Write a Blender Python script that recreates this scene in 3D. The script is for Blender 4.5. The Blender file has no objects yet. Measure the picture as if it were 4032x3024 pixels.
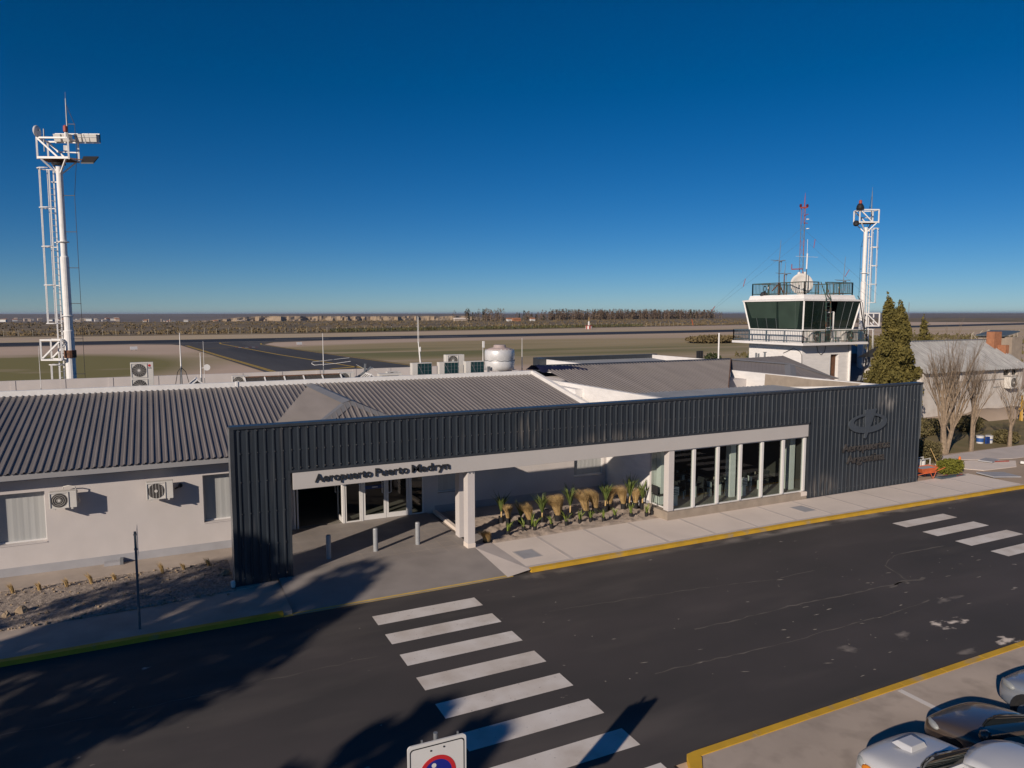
import bpy, bmesh, math, random
from mathutils import Vector, Matrix
random.seed(7)
S = bpy.context.scene
COL = S.collection
R = math.radians
W = bpy.data.worlds.new("World"); S.world = W; W.use_nodes = True

# ------------------------------------------------------------------ helpers
class MB:
    def __init__(s): s.v=[]; s.f=[]; s.m=[]; s.cur=0
    def add(s, vs, fs):
        b=len(s.v); s.v+= [tuple(p) for p in vs]
        for f in fs: s.f.append(tuple(b+i for i in f)); s.m.append(s.cur)
    def box(s,x0,x1,y0,y1,z0,z1):
        s.add([(x0,y0,z0),(x1,y0,z0),(x1,y1,z0),(x0,y1,z0),(x0,y0,z1),(x1,y0,z1),(x1,y1,z1),(x0,y1,z1)],
              [(0,3,2,1),(4,5,6,7),(0,1,5,4),(1,2,6,5),(2,3,7,6),(3,0,4,7)]); return s
    def bar(s,p,q,w,h=None,up=(0,0,1)):
        h=h or w; p=Vector(p); q=Vector(q); d=(q-p).normalized(); u=Vector(up)
        if abs(d.dot(u))>.98: u=Vector((1,0,0))
        a=d.cross(u).normalized()*w/2; b=a.cross(d).normalized()*h/2
        s.add([p-a-b,p+a-b,p+a+b,p-a+b,q-a-b,q+a-b,q+a+b,q-a+b],
              [(0,1,2,3),(7,6,5,4),(0,4,5,1),(1,5,6,2),(2,6,7,3),(3,7,4,0)]); return s
    def tube(s,pts,r,n=8,cap=True):
        pts=[Vector(p) for p in pts]
        rs=r if isinstance(r,(list,tuple)) else [r]*len(pts)
        b=len(s.v); prev=None
        for i,p in enumerate(pts):
            d=(pts[min(i+1,len(pts)-1)]-pts[max(i-1,0)]).normalized()
            u=prev if prev is not None else (Vector((0,0,1)) if abs(d.z)<.9 else Vector((1,0,0)))
            a=d.cross(u).normalized(); c=a.cross(d).normalized(); prev=c
            for k in range(n):
                t=2*math.pi*k/n; s.v.append(tuple(p+(a*math.cos(t)+c*math.sin(t))*rs[i]))
        for i in range(len(pts)-1):
            for k in range(n):
                k2=(k+1)%n; s.f.append((b+i*n+k,b+i*n+k2,b+(i+1)*n+k2,b+(i+1)*n+k)); s.m.append(s.cur)
        if cap:
            s.f.append(tuple(b+k for k in reversed(range(n)))); s.m.append(s.cur)
            e=b+(len(pts)-1)*n; s.f.append(tuple(e+k for k in range(n))); s.m.append(s.cur)
        return s
    def lathe(s,prof,c=(0,0,0),n=24,axis='z'):
        b=len(s.v)
        for r,z in prof:
            for k in range(n):
                t=2*math.pi*k/n; x,y=r*math.cos(t),r*math.sin(t)
                p={'z':(x,y,z),'x':(z,x,y),'y':(x,z,y)}[axis]
                s.v.append((c[0]+p[0],c[1]+p[1],c[2]+p[2]))
        for i in range(len(prof)-1):
            for k in range(n):
                k2=(k+1)%n; s.f.append((b+i*n+k,b+i*n+k2,b+(i+1)*n+k2,b+(i+1)*n+k)); s.m.append(s.cur)
        s.f.append(tuple(b+k for k in reversed(range(n)))); s.m.append(s.cur)
        e=b+(len(prof)-1)*n; s.f.append(tuple(e+k for k in range(n))); s.m.append(s.cur)
        return s
    def poly(s,*pts): s.add(pts,[tuple(range(len(pts)))]); return s
    def prism(s,pts,vec):
        n=len(pts); v=Vector(vec); a=[Vector(p) for p in pts]; b=[p+v for p in a]
        s.add(a+b,[tuple(reversed(range(n))),tuple(range(n,2*n))]+[(i,(i+1)%n,n+(i+1)%n,n+i) for i in range(n)]); return s
    def build(s,name,mats,parent=None,off=None,smooth=False,bevel=0):
        me=bpy.data.meshes.new(name)
        vs=s.v if off is None else [(x-off[0],y-off[1],z-off[2]) for x,y,z in s.v]
        me.from_pydata(vs,[],s.f); me.update()
        if not isinstance(mats,(list,tuple)): mats=[mats]
        for m in mats: me.materials.append(m)
        if len(mats)>1: me.polygons.foreach_set('material_index',s.m)
        if smooth: me.polygons.foreach_set('use_smooth',[True]*len(me.polygons))
        o=bpy.data.objects.new(name,me); COL.objects.link(o)
        if parent: o.parent=parent
        if bevel:
            b=o.modifiers.new('bevel','BEVEL'); b.width=bevel; b.segments=2; b.limit_method='ANGLE'
        return o
def recalc(o):
    bm=bmesh.new(); bm.from_mesh(o.data); bmesh.ops.recalc_face_normals(bm,faces=bm.faces); bm.to_mesh(o.data); bm.free(); return o
def tag(o,label,cat,group=None):
    o['label']=label; o['category']=cat
    if group: o['group']=group
    return o
def thing(name,label,cat,loc=(0,0,0),rz=0,group=None):
    o=bpy.data.objects.new(name,None); COL.objects.link(o); o.empty_display_size=.2
    o.location=loc; o.rotation_euler=(0,0,rz); return tag(o,label,cat,group)
def struct(o): o['kind']='structure'; return o
def stuff(o,label=None,cat=None):
    o['kind']='stuff'
    if label: o['label']=label
    if cat: o['category']=cat
    return o
def dup(o,loc=None,rz=None,label=None,parent=None,scale=None):
    c=o.copy(); COL.objects.link(c)
    if parent: c.parent=parent
    if loc is not None: c.location=loc
    if rz is not None: c.rotation_euler=(0,0,rz)
    if scale: c.scale=(scale,)*3
    if label: c['label']=label
    for ch in list(o.children): dup(ch,parent=c)
    return c

# ------------------------------------------------------------------ materials
def mat(name,col,rough=.7,var=.12,scale=3.,bump=0.,bscale=40.,metal=0.,spec=.4,var2=None,stretch=None,detail=4.):
    m=bpy.data.materials.new(name); m.use_nodes=True; nt=m.node_tree; N=nt.nodes; L=nt.links
    p=N['Principled BSDF']; p.inputs['Roughness'].default_value=rough; p.inputs['Metallic'].default_value=metal
    p.inputs['Specular IOR Level'].default_value=spec
    tc=N.new('ShaderNodeTexCoord'); src=tc.outputs['Object']
    if stretch:
        mp=N.new('ShaderNodeMapping'); mp.inputs['Scale'].default_value=stretch; L.new(src,mp.inputs[0]); src=mp.outputs[0]
    nz=N.new('ShaderNodeTexNoise'); nz.inputs['Scale'].default_value=scale; nz.inputs['Detail'].default_value=detail
    L.new(src,nz.inputs['Vector'])
    c2=var2 or tuple(c*(1-var*2) for c in col)
    c1=tuple(min(1,c*(1+var)) for c in col) if not var2 else col
    rp=N.new('ShaderNodeValToRGB'); rp.color_ramp.elements[0].position=.3; rp.color_ramp.elements[1].position=.7
    rp.color_ramp.elements[0].color=(*c2,1); rp.color_ramp.elements[1].color=(*c1,1)
    L.new(nz.outputs['Fac'],rp.inputs[0]); L.new(rp.outputs[0],p.inputs['Base Color'])
    if bump:
        n2=N.new('ShaderNodeTexNoise'); n2.inputs['Scale'].default_value=bscale; n2.inputs['Detail'].default_value=3
        L.new(tc.outputs['Object'],n2.inputs['Vector'])
        b=N.new('ShaderNodeBump'); b.inputs['Strength'].default_value=bump; b.inputs['Distance'].default_value=.02
        L.new(n2.outputs['Fac'],b.inputs['Height']); L.new(b.outputs[0],p.inputs['Normal'])
    m['ramp']=rp.name
    return m
def overlay(m,col,scale,lo,hi,amount=1.,stretch=None,box=None,seed=0.,inner=.35,hard=False):
    """mix a second colour over a material where a noise is high (stains, wear); box limits it to a soft ellipse (centre, radii)"""
    nt=m.node_tree; N=nt.nodes; L=nt.links; p=N['Principled BSDF']
    old=p.inputs['Base Color'].links[0].from_socket
    tc=N.new('ShaderNodeTexCoord'); mp=N.new('ShaderNodeMapping'); L.new(tc.outputs['Object'],mp.inputs[0])
    mp.inputs['Scale'].default_value=stretch or (1,1,1); mp.inputs['Location'].default_value=(seed,seed*1.7,seed*.6)
    nz=N.new('ShaderNodeTexNoise'); nz.inputs['Scale'].default_value=scale; nz.inputs['Detail'].default_value=5; L.new(mp.outputs[0],nz.inputs['Vector'])
    mr=N.new('ShaderNodeMapRange'); mr.inputs[1].default_value=lo; mr.inputs[2].default_value=hi; L.new(nz.outputs['Fac'],mr.inputs[0])
    fac=mr.outputs[0]
    if box:
        c,r=box
        m2=N.new('ShaderNodeMapping'); m2.vector_type='POINT'
        m2.inputs['Scale'].default_value=(1/r[0],1/r[1],1/r[2]); m2.inputs['Location'].default_value=(-c[0]/r[0],-c[1]/r[1],-c[2]/r[2])
        L.new(tc.outputs['Object'],m2.inputs[0])
        ln=N.new('ShaderNodeVectorMath'); ln.operation='LENGTH'; L.new(m2.outputs[0],ln.inputs[0])
        m3=N.new('ShaderNodeMapRange'); m3.inputs[1].default_value=1.; m3.inputs[2].default_value=inner; L.new(ln.outputs['Value'],m3.inputs[0])
        if hard:      # ragged edge: threshold the sum of noise and ellipse
            mu=N.new('ShaderNodeMath'); mu.operation='MULTIPLY_ADD'; mu.inputs[1].default_value=.42; L.new(m3.outputs[0],mu.inputs[0]); L.new(nz.outputs['Fac'],mu.inputs[2])
            m4=N.new('ShaderNodeMapRange'); m4.inputs[1].default_value=lo; m4.inputs[2].default_value=hi; L.new(mu.outputs[0],m4.inputs[0]); fac=m4.outputs[0]
        else:
            mu=N.new('ShaderNodeMath'); mu.operation='MULTIPLY'; L.new(fac,mu.inputs[0]); L.new(m3.outputs[0],mu.inputs[1]); fac=mu.outputs[0]
    am=N.new('ShaderNodeMath'); am.operation='MULTIPLY'; am.inputs[1].default_value=amount; L.new(fac,am.inputs[0])
    mx=N.new('ShaderNodeMix'); mx.data_type='RGBA'; L.new(am.outputs[0],mx.inputs[0]); L.new(old,mx.inputs[6]); mx.inputs[7].default_value=(*col,1)
    L.new(mx.outputs[2],p.inputs['Base Color']); return m
def glass(name,tint=(.75,.85,.82),refl=.06,rough=.0):
    m=bpy.data.materials.new(name); m.use_nodes=True; nt=m.node_tree; N=nt.nodes; L=nt.links
    N.remove(N['Principled BSDF']); out=N['Material Output']
    t=N.new('ShaderNodeBsdfTransparent'); t.inputs[0].default_value=(*tint,1)
    g=N.new('ShaderNodeBsdfGlossy'); g.inputs['Roughness'].default_value=rough
    lw=N.new('ShaderNodeLayerWeight'); lw.inputs['Blend'].default_value=.5
    pw=N.new('ShaderNodeMath'); pw.operation='POWER'; pw.inputs[1].default_value=4.; L.new(lw.outputs['Facing'],pw.inputs[0])
    ad=N.new('ShaderNodeMath'); ad.operation='MULTIPLY_ADD'; ad.inputs[1].default_value=.9; ad.inputs[2].default_value=refl; L.new(pw.outputs[0],ad.inputs[0])
    mx=N.new('ShaderNodeMixShader'); L.new(ad.outputs[0],mx.inputs[0]); L.new(t.outputs[0],mx.inputs[1]); L.new(g.outputs[0],mx.inputs[2])
    L.new(mx.outputs[0],out.inputs[0]); return m
M={}
M['white']=mat('white_plaster',(.555,.52,.505),.85,.03,1.2,.15,60)
overlay(M['white'],(.50,.47,.44),.7,.55,.8,.35,(1,1,.5))
M['beam']=mat('beam_paint',(.49,.465,.445),.6,.02,.8)
M['paint']=mat('white_metal_paint',(.78,.77,.75),.45,.04,4)
M['band']=mat('grey_base_paint',(.36,.36,.38),.8,.05,2)
M['clad']=mat('dark_cladding',(.031,.040,.052),.38,.16,1.5,metal=.15,spec=.5,stretch=(7,1,.35))
overlay(M['clad'],(.16,.15,.145),1.6,.57,.85,.35,(3.5,1,.22))
overlay(M['clad'],(.22,.21,.20),2.2,.46,.62,.75,(3,1,.5),((29.9,0,4.3),(.85,1,.75)),3.)
overlay(M['clad'],(.24,.21,.18),2.,.45,.65,.6,(4,1,.4),((25.7,0,.4),(1.1,1,.8)),5.)
overlay(M['clad'],(.20,.18,.16),2.,.45,.65,.55,(4,1,.4),((14.2,0,3.6),(2.2,1,.45)),8.)
overlay(M['clad'],(.20,.18,.16),2.,.47,.65,.6,(4,1,.4),((10.3,0,4.2),(.7,1,.7)),11.)
M['trim']=mat('dark_trim',(.05,.058,.07),.35,.08,2,metal=.3)
M['trimlight']=mat('light_corner_trim',(.20,.205,.21),.4,.05,2,metal=.2)
M['roof']=mat('grey_roof_sheet',(.215,.195,.187),.5,.07,.6,metal=.1,spec=.35,stretch=(3,.4,1))
overlay(M['roof'],(.23,.21,.19),.35,.5,.7,.5,(1,.6,1))
M['cap']=mat('grey_ridge_cap',(.20,.20,.205),.5,.06,1)
M['lowroof']=mat('low_roof_sheet',(.22,.235,.26),.35,.06,1,metal=.25)
M['oldroof']=mat('galvanised_roof_sheet',(.36,.36,.355),.45,.15,2,metal=.25,stretch=(3,.3,1))
M['soffit']=mat('soffit_grey',(.30,.30,.31),.7,.04,1)
M['bare']=mat('bare_render',(.33,.275,.22),.9,.08,2.5,.2,50)
M['alu']=mat('white_aluminium',(.68,.67,.66),.4,.02,2)
M['glass']=glass('cafe_glass',(.78,.86,.82),.06)
M['doorglass']=glass('door_glass',(.70,.75,.73),.06)
M['blind']=mat('blind_behind_glass',(.42,.43,.425),.25,.05,1.,spec=.5,stretch=(4,1,.2))
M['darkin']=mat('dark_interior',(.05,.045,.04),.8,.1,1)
M['infloor']=mat('interior_floor',(.20,.185,.16),.5,.06,1)
M['asphalt']=mat('asphalt',(.080,.070,.069),.8,.14,.35,.3,120,spec=.30,var2=(.052,.049,.048),stretch=(.5,1,1),detail=8)
overlay(M['asphalt'],(.16,.14,.125),.5,.55,.85,.5,(.35,1.2,1),None,2.)
for cx,cy,rx,ry,sd in ((17.7,-11.3,.75,.26,1),(17.9,-12.75,.6,.30,5),(16.4,-12.6,.5,.25,9),(15.7,-11.3,.55,.3,13),(13.8,-11.2,.5,.3,17),(19.2,-10.2,.9,.3,21),(20.8,-12.0,.8,.3,23)):
    overlay(M['asphalt'],(.74,.65,.56),3.2,.74 if sd<6 else .78,.86 if sd<6 else 1.2,1.0 if sd<6 else .5,(.6,1,1),((cx,cy,0),(rx*1.5,ry*1.6,1.)),sd,0.,True)
overlay(M['asphalt'],(.30,.26,.22),1.2,.42,.62,.55,(1,1,1),((9.4,-3.0,0),(1.6,.45,1)),31)
overlay(M['asphalt'],(.30,.27,.24),1.6,.38,.6,.7,(.5,1,1),((24,-2.95,0),(15,.42,1)),37)
M['mark']=mat('road_paint_white',(.74,.70,.66),.8,.07,1.2,var2=(.60,.54,.48))
overlay(M['mark'],(.40,.33,.27),1.1,.52,.75,.5,(1,1,1),None,3.)
overlay(M['mark'],(.10,.10,.10),14,.66,.74,.6,(1,1,1),None,6.)
M['yellow']=mat('kerb_paint_yellow',(.66,.39,.03),.75,.1,2,var2=(.52,.31,.03))
overlay(M['yellow'],(.34,.29,.23),1.7,.58,.72,.7,(1,1,1),None,2.)
M['yellow2']=mat('flat_line_yellow',(.66,.45,.09),.8,.1,2)
M['walk']=mat('sidewalk_concrete',(.74,.65,.575),.9,.05,.6,.15,90)
overlay(M['walk'],(.62,.54,.47),.6,.55,.8,.5)
M['joint']=mat('smooth_joint_concrete',(.56,.50,.46),.85,.05,1)
M['tile']=mat('entrance_grey_tile',(.30,.27,.25),.7,.08,.8,.1,60)
M['oldwalk']=mat('old_concrete',(.42,.355,.30),.9,.12,.8,.2,70)
M['gravel']=mat('gravel_stones',(.44,.37,.31),.95,.3,14,1.,30,var2=(.20,.165,.14))
M['soil']=mat('planter_soil',(.44,.36,.295),.95,.12,1.5,.9,9)
M['dirt']=mat('dry_dirt',(.46,.36,.275),.95,.12,.3,.3,20,var2=(.35,.27,.20))
M['lot']=mat('parking_lot_dirt_concrete',(.46,.385,.32),.95,.1,.5,.06,60)
overlay(M['lot'],(.24,.20,.165),1.6,.5,.75,.6,(1,1,1))
M['grassdry']=mat('dry_lawn',(.15,.13,.05),.95,.2,.6,.6,30,var2=(.24,.175,.09))
M['black']=mat('black_plastic',(.02,.02,.022),.5,.1,5)
M['steel']=mat('grey_steel',(.22,.235,.25),.45,.06,5,metal=.3)
M['slate']=mat('slate_pole_paint',(.085,.115,.14),.5,.06,5)
M['rust']=mat('rusty_steel',(.20,.085,.04),.8,.3,6,var2=(.08,.05,.035))
M['green']=mat('green_steel_paint',(.05,.10,.085),.5,.15,5)
overlay(M['green'],(.17,.07,.035),6,.5,.62,.8)
M['acbody']=mat('condenser_casing',(.62,.60,.56),.5,.03,3)
M['acdark']=mat('condenser_grille_dark',(.07,.065,.06),.6,.2,12)
M['teal']=mat('condenser_coil_teal',(.012,.055,.06),.35,.15,8,metal=.3)
M['red']=mat('red_paint',(.36,.07,.05),.5,.1,6)
M['orange']=mat('orange_paint',(.62,.14,.05),.55,.12,5)
M['tank']=mat('foil_wrapped_tank',(.68,.68,.68),.38,.08,2,.25,14,metal=.2)
M['bark']=mat('grey_brown_bark',(.27,.205,.145),.95,.15,8)
M['cyp']=mat('cypress_foliage',(.17,.14,.040),.9,.3,1.6,var2=(.09,.08,.024),spec=.2)
M['leaf']=mat('dark_tree_foliage',(.06,.075,.03),.9,.3,1.5,var2=(.03,.04,.015),spec=.2)
M['hedge']=mat('hedge_foliage',(.165,.135,.06),.9,.3,3,var2=(.085,.075,.034),spec=.2)
M['bush']=mat('bright_bush_foliage',(.20,.19,.03),.85,.25,3,var2=(.10,.115,.02),spec=.2)
M['tan']=mat('tan_feather_grass',(.60,.43,.21),.9,.2,6,var2=(.42,.28,.11),spec=.2)
M['yucca']=mat('yucca_leaf',(.15,.19,.04),.6,.25,5,var2=(.06,.095,.03))
M['young']=mat('young_leaf_green',(.24,.30,.05),.6,.25,5,var2=(.12,.17,.035))
M['brick']=mat('orange_brick',(.42,.19,.10),.9,.2,5,var2=(.30,.13,.07))
M['oldwhite']=mat('old_whitewash',(.66,.62,.57),.9,.06,1.2,.3,12,var2=(.52,.47,.42))
M['tower_sunlit_white']=mat('tower_and_sunlit_wall_white',(.76,.74,.72),.85,.04,1.5,.35,9,stretch=(1,1,4))  # tower paint, also sun-facing terminal walls with their sunlit brightness in the colour
M['towerglass']=mat('tower_dark_glass',(.014,.026,.022),.05,.2,.4,spec=.6)
M['blindgreen']=mat('green_roller_blind',(.035,.06,.045),.7,.1,1)
M['stone']=mat('field_stone',(.36,.27,.18),.95,.2,6,.5,12)
M['rubber']=mat('tyre_rubber',(.015,.015,.016),.8,.1,8)
M['carglass']=mat('car_glass',(.012,.018,.016),.03,.1,.5,spec=.6)
M['lamp']=mat('headlamp_lens',(.33,.35,.35),.10,.05,3,spec=.7)
M['amber']=mat('amber_lens',(.60,.20,.02),.15,.05,3)
M['chrome']=mat('bright_metal',(.6,.6,.6),.2,.02,3,metal=.9)
M['signwhite']=mat('sign_white_sheet',(.62,.615,.60),.5,.03,2)
M['signred']=mat('sign_red',(.50,.025,.03),.5,.03,2)
M['signblue']=mat('sign_blue',(.012,.02,.22),.5,.03,2)
M['doorblue']=mat('door_band_blue',(.02,.05,.16),.5,.03,2)
M['relief']=mat('letter_bronze_grey',(.085,.078,.076),.38,.1,4,metal=.3,spec=.6)
M['bollardgrey']=mat('bollard_grey',(.36,.375,.39),.45,.05,5,metal=.2)
M['grime']=mat('letter_dark_grey',(.028,.029,.033),.35,.1,4,spec=.5)
# ------------------------------------------------------------------ ground, road, pavements
def sheet(name,pts,z,m,kind=True):
    mb=MB(); mb.poly(*[(x,y,z) for x,y in pts]); o=mb.build(name,m)
    return struct(o) if kind else o
def slab(name,pts,z0,z1,m):
    mb=MB(); mb.prism([(x,y,z0) for x,y in pts],(0,0,z1-z0)); return struct(recalc(mb.build(name,m)))
RZ=-.12
def kerb_y(x): return -2.62 if x<21 else -2.62-.024*(x-21) if x<36.5 else -3.0-.035*(x-36.5)
xs=[-70,-30,-8,-4,0,4,8,12,16,20,24,28,32,36,40,48,60,90]
mb=MB()
for a,b in zip(xs,xs[1:]):
    mb.add([(a,-13.1,RZ),(b,-13.1,RZ),(b,kerb_y(b)+.05,RZ),(a,kerb_y(a)+.05,RZ)],[(0,1,2,3)])
mb.add([(-70,-60,RZ),(6.6,-60,RZ),(6.6,-13.1,RZ),(-70,-13.1,RZ)],[(0,1,2,3)])
struct(mb.build('road',M['asphalt']))
# left pavement, entrance ramp, right pavement
slab('pavement',[(-70,-2.62),(1.25,-2.62),(1.25,-.02),(1.25,0.0),(0,-.3),(-2.7,-.55),(-6,-.66),(-70,-.9)],-.2,0,M['oldwalk'])
mb=MB(); mb.add([(1.26,-2.7,RZ+.008),(8.1,-2.7,RZ+.008),(8.1,.0,.08),(1.26,.0,.08)],[(0,1,2,3)])
mb.add([(1.26,.0,.08),(8.1,.0,.08),(8.1,5.25,.08),(1.26,5.25,.08)],[(0,1,2,3)])
mb.cur=1
mb.add([(1.26,.0,-.1),(1.26,5.2,-.1),(1.26,5.2,.08),(1.26,0,.08)],[(0,1,2,3)])
struct(mb.build('entrance_paving',[M['tile'],M['oldwalk']]))
# thin joints of the entrance tiles
mb=MB()
for i in range(1,12): mb.box(1.3+i*.58,1.308+i*.58,.05,5.1,.081,.083)
for j in range(1,9): mb.box(1.3,8.05,j*.58,j*.58+.008,.0815,.0835)
struct(mb.build('paving_joint',M['oldwalk']))
mb=MB(); J=[10.85,12.95,15.05,17.3,19.45,21.6,23.7,25.8,27.9,30.1,32.4,34.5]
e=[8.95]+J+[36.6]
for a,b in zip(e,e[1:]):
    mb.cur=0; mb.prism([(a,kerb_y(a)+.13,-.2),(b,kerb_y(b)+.13,-.2),(b,.42 if b<17.4 else .0,-.2),(a,.42 if b<17.4 else .0,-.2)],(0,0,.2))
    if b!=36.6:
        mb.cur=1; mb.prism([(b-.16,kerb_y(b)+.3,-.05),(b-.02,kerb_y(b)+.3,-.05),(b+.06,.42 if b<16 else .0,-.05),(b-.08,.42 if b<16 else .0,-.05)],(0,0,.054))
    mb.cur=1; mb.prism([(a,kerb_y(a)+.13,-.05),(b,kerb_y(b)+.13,-.05),(b,kerb_y(b)+.30,-.05),(a,kerb_y(a)+.30,-.05)],(0,0,.053))
mb.cur=1
mb.add([(8.1,.43,.081),(8.1,.0,.081),(8.1,-2.7,-.111),(8.97,-2.66,-.0),(8.97,.43,.002)],[(0,1,4),(1,2,3),(1,3,4)])
struct(recalc(mb.build('pavement',[M['walk'],M['joint']])))
# covers in the pavement
for i,(x0,x1,lab) in enumerate(((9.18,10.0,'square grey access cover set in the pale pavement beside the entrance columns'),(22.72,23.5,'square grey access cover set in the pavement before the cafe windows'))):
    mb=MB(); mb.box(x0,x1,-1.68,-.78,-.01,.004); mb.cur=1; mb.box(x0+.06,x1-.06,-1.62,-.84,.0,.008)
    tag(mb.build('access_cover',[M['joint'],M['band']]),lab,'access cover','access covers in the pavement')
# yellow kerbs
mb=MB()
def kerbseg(xa,xb,y0f,wtop=.16,zt=.004):
    n=max(1,int((xb-xa)/2)); 
    for i in range(n):
        a=xa+(xb-xa)*i/n; b=xa+(xb-xa)*(i+1)/n
        ya,yb=y0f(a),y0f(b)
        mb.prism([(a,ya-.03,-.2),(b,yb-.03,-.2),(b,yb+wtop,-.2),(a,ya+wtop,-.2)],(0,0,.2+zt))
kerbseg(-70,1.0,lambda x:-2.66); kerbseg(9.0,90,lambda x:kerb_y(x)-.01)
struct(recalc(mb.build('kerb',M['yellow'])))
mb=MB()
mb.add([(1.0,-2.72,RZ+.004),(8.3,-2.72,RZ+.004),(8.3,-2.56,RZ+.02),(1.0,-2.56,RZ+.02)],[(0,1,2,3)])
struct(mb.build('kerb_line',M['yellow2']))
# near kerb and parking lot
mb=MB()
for i in range(40):
    a=7.15+i*1.5; mb.prism([(a,-13.2,-.2),(a+1.488,-13.2,-.2),(a+1.488,-13.03,-.2),(a,-13.03,-.2)],(0,0,.2))
mb.prism([(6.55,-13.75,-.2),(6.75,-13.75,-.2),(7.15,-13.25,-.2),(7.15,-13.03,-.2),(6.95,-13.05,-.2)],(0,0,.2))
mb.prism([(6.45,-60,-.2),(6.75,-60,-.2),(6.75,-13.75,-.2),(6.5,-13.75,-.2)],(0,0,.2))
struct(recalc(mb.build('kerb',M['yellow'])))
sheet('parking_lot',[(6.75,-60),(90,-60),(90,-13.2),(7.15,-13.2),(6.75,-13.75)],-.02,M['lot'])
mb=MB(); mb.add([(12.79,-13.25,-.014),(12.95,-13.25,-.014),(12.95,-17.9,-.014),(12.79,-17.9,-.014)],[(3,2,1,0)])
mb.add([(10.5,-15.9,-.014),(10.62,-15.9,-.014),(10.62,-18,-.014),(10.5,-18,-.014)],[(3,2,1,0)])
struct(mb.build('parking_line',M['mark']))
# pale sealed cracks wandering over the asphalt
mb=MB(); cm=mat('crack_sand',(.14,.125,.112),.9,.1,2)
def crack(pts,w,sd):
    rnd=random.Random(sd); P_=[]
    for p,q in zip(pts,pts[1:]):
        n=max(2,int(math.hypot(q[0]-p[0],q[1]-p[1])/.25))
        for i in range(n): f=i/n; P_.append((p[0]+(q[0]-p[0])*f+rnd.uniform(-.04,.04),p[1]+(q[1]-p[1])*f+rnd.uniform(-.04,.04),w*rnd.uniform(.1,1.0)))
    for a,b in zip(P_,P_[1:]):
        d=Vector((b[0]-a[0],b[1]-a[1])).normalized(); s=Vector((-d.y,d.x))
        mb.add([(a[0]-s.x*a[2]/2,a[1]-s.y*a[2]/2,RZ+.003),(b[0]-s.x*b[2]/2,b[1]-s.y*b[2]/2,RZ+.003),(b[0]+s.x*b[2]/2,b[1]+s.y*b[2]/2,RZ+.003),(a[0]+s.x*a[2]/2,a[1]+s.y*a[2]/2,RZ+.003)],[(0,1,2,3)])
for pts,w,sd in (([(11,-8.53),(12.9,-8.53),(14.57,-8.51),(17.08,-8.66),(19.17,-8.7),(19.77,-8.79)],.09,1),([(19.58,-8.7),(19.92,-8.01),(20.15,-7.44),(20.5,-7.26),(21.39,-6.84),(24.3,-6.95)],.07,2),([(8,-5.7),(10.37,-5.94),(13.34,-6.26),(15.87,-6.68),(18.53,-6.65)],.045,3),([(8.5,-10.0),(10.88,-10.12),(12.73,-10.23),(14.37,-10.17),(16.01,-10.21),(19,-10)],.06,4),([(-8,-6.1),(-2,-6.3),(3,-6.2)],.04,5),([(18.5,-8.85),(19.4,-8.62),(20.0,-8.8),(20.6,-8.6)],.16,6)):
    crack(pts,w,sd)
struct(mb.build('road_crack',cm))
rnd=random.Random(77); mb=MB()
for i in range(120):
    x=rnd.gauss(16,4.5) if i<60 else rnd.uniform(-4,40); y=rnd.gauss(-9.8,1.5) if i<60 else rnd.uniform(-12.8,-3.2)
    if not -12.9<y<-3: continue
    l=rnd.uniform(.02,.15) if i<60 else .025; w=rnd.uniform(.008,.03); a=rnd.uniform(-.5,.1); c,s=math.cos(a),math.sin(a)
    mb.add([(x-c*l,y-s*l,RZ+.003),(x+s*w*.7,y-c*w*.7,RZ+.003),(x+c*l,y+s*l,RZ+.003),(x-s*w,y+c*w,RZ+.003)],[(0,1,2,3)])
stuff(mb.build('grit_specks',mat('pale_grit',(.42,.38,.32),.9,.2,8)),'pale grit and scuff specks scattered on the asphalt','grit')
# crosswalk stripes
mb=MB()
for i in range(9):
    y=-3.78-1.303*i; mb.add([(3.27,y-.65,RZ+.005),(6.44,y-.65,RZ+.005),(6.44,y,RZ+.005),(3.27,y,RZ+.005)],[(0,1,2,3)])
struct(mb.build('crosswalk',M['mark']))
mb=MB()
for i in range(7):
    y=-4.15-1.31*i; mb.add([(24.98,y-.63,RZ+.005),(28.24,y-.63,RZ+.005),(28.24,y,RZ+.005),(24.98,y,RZ+.005)],[(0,1,2,3)])
struct(mb.build('crosswalk',M['mark']))
# gravel bed and strips on the left, planter, ground
def rough(name,x0,x1,y0f,y1f,z,m,nx,ny,amp):
    mb=MB(); vs=[]; rnd=random.Random(3)
    for i in range(nx+1):
        x=x0+(x1-x0)*i/nx
        for j in range(ny+1):
            y=y0f(x)+(y1f(x)-y0f(x))*j/ny; e=0 if i in(0,nx) or j in(0,ny) else 1
            vs.append((x,y,z+e*(rnd.random()-.3)*amp+e*.02))
    mb.add(vs,[(i*(ny+1)+j,(i+1)*(ny+1)+j,(i+1)*(ny+1)+j+1,i*(ny+1)+j+1) for i in range(nx) for j in range(ny)])
    return mb.build(name,m,smooth=True)
stuff(rough('gravel_bed',-16,-.0,lambda x:-.66 if x<-6 else -.33+.055*x,lambda x:2.8,-.01,M['gravel'],240,50,.05),'loose brown and grey gravel bed along the white wall','gravel')
slab('pavement',[(-70,2.8),(1.26,2.8),(1.26,5),(-70,5)],-.2,.02,M['oldwalk'])
slab('pavement',[(-.02,-.3),(1.25,-.02),(1.25,2.8),(-.02,2.8)],-.2,.015,M['oldwalk'])
mb=MB(); rnd=random.Random(5)                                    # loose stones lying in the gravel bed
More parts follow.
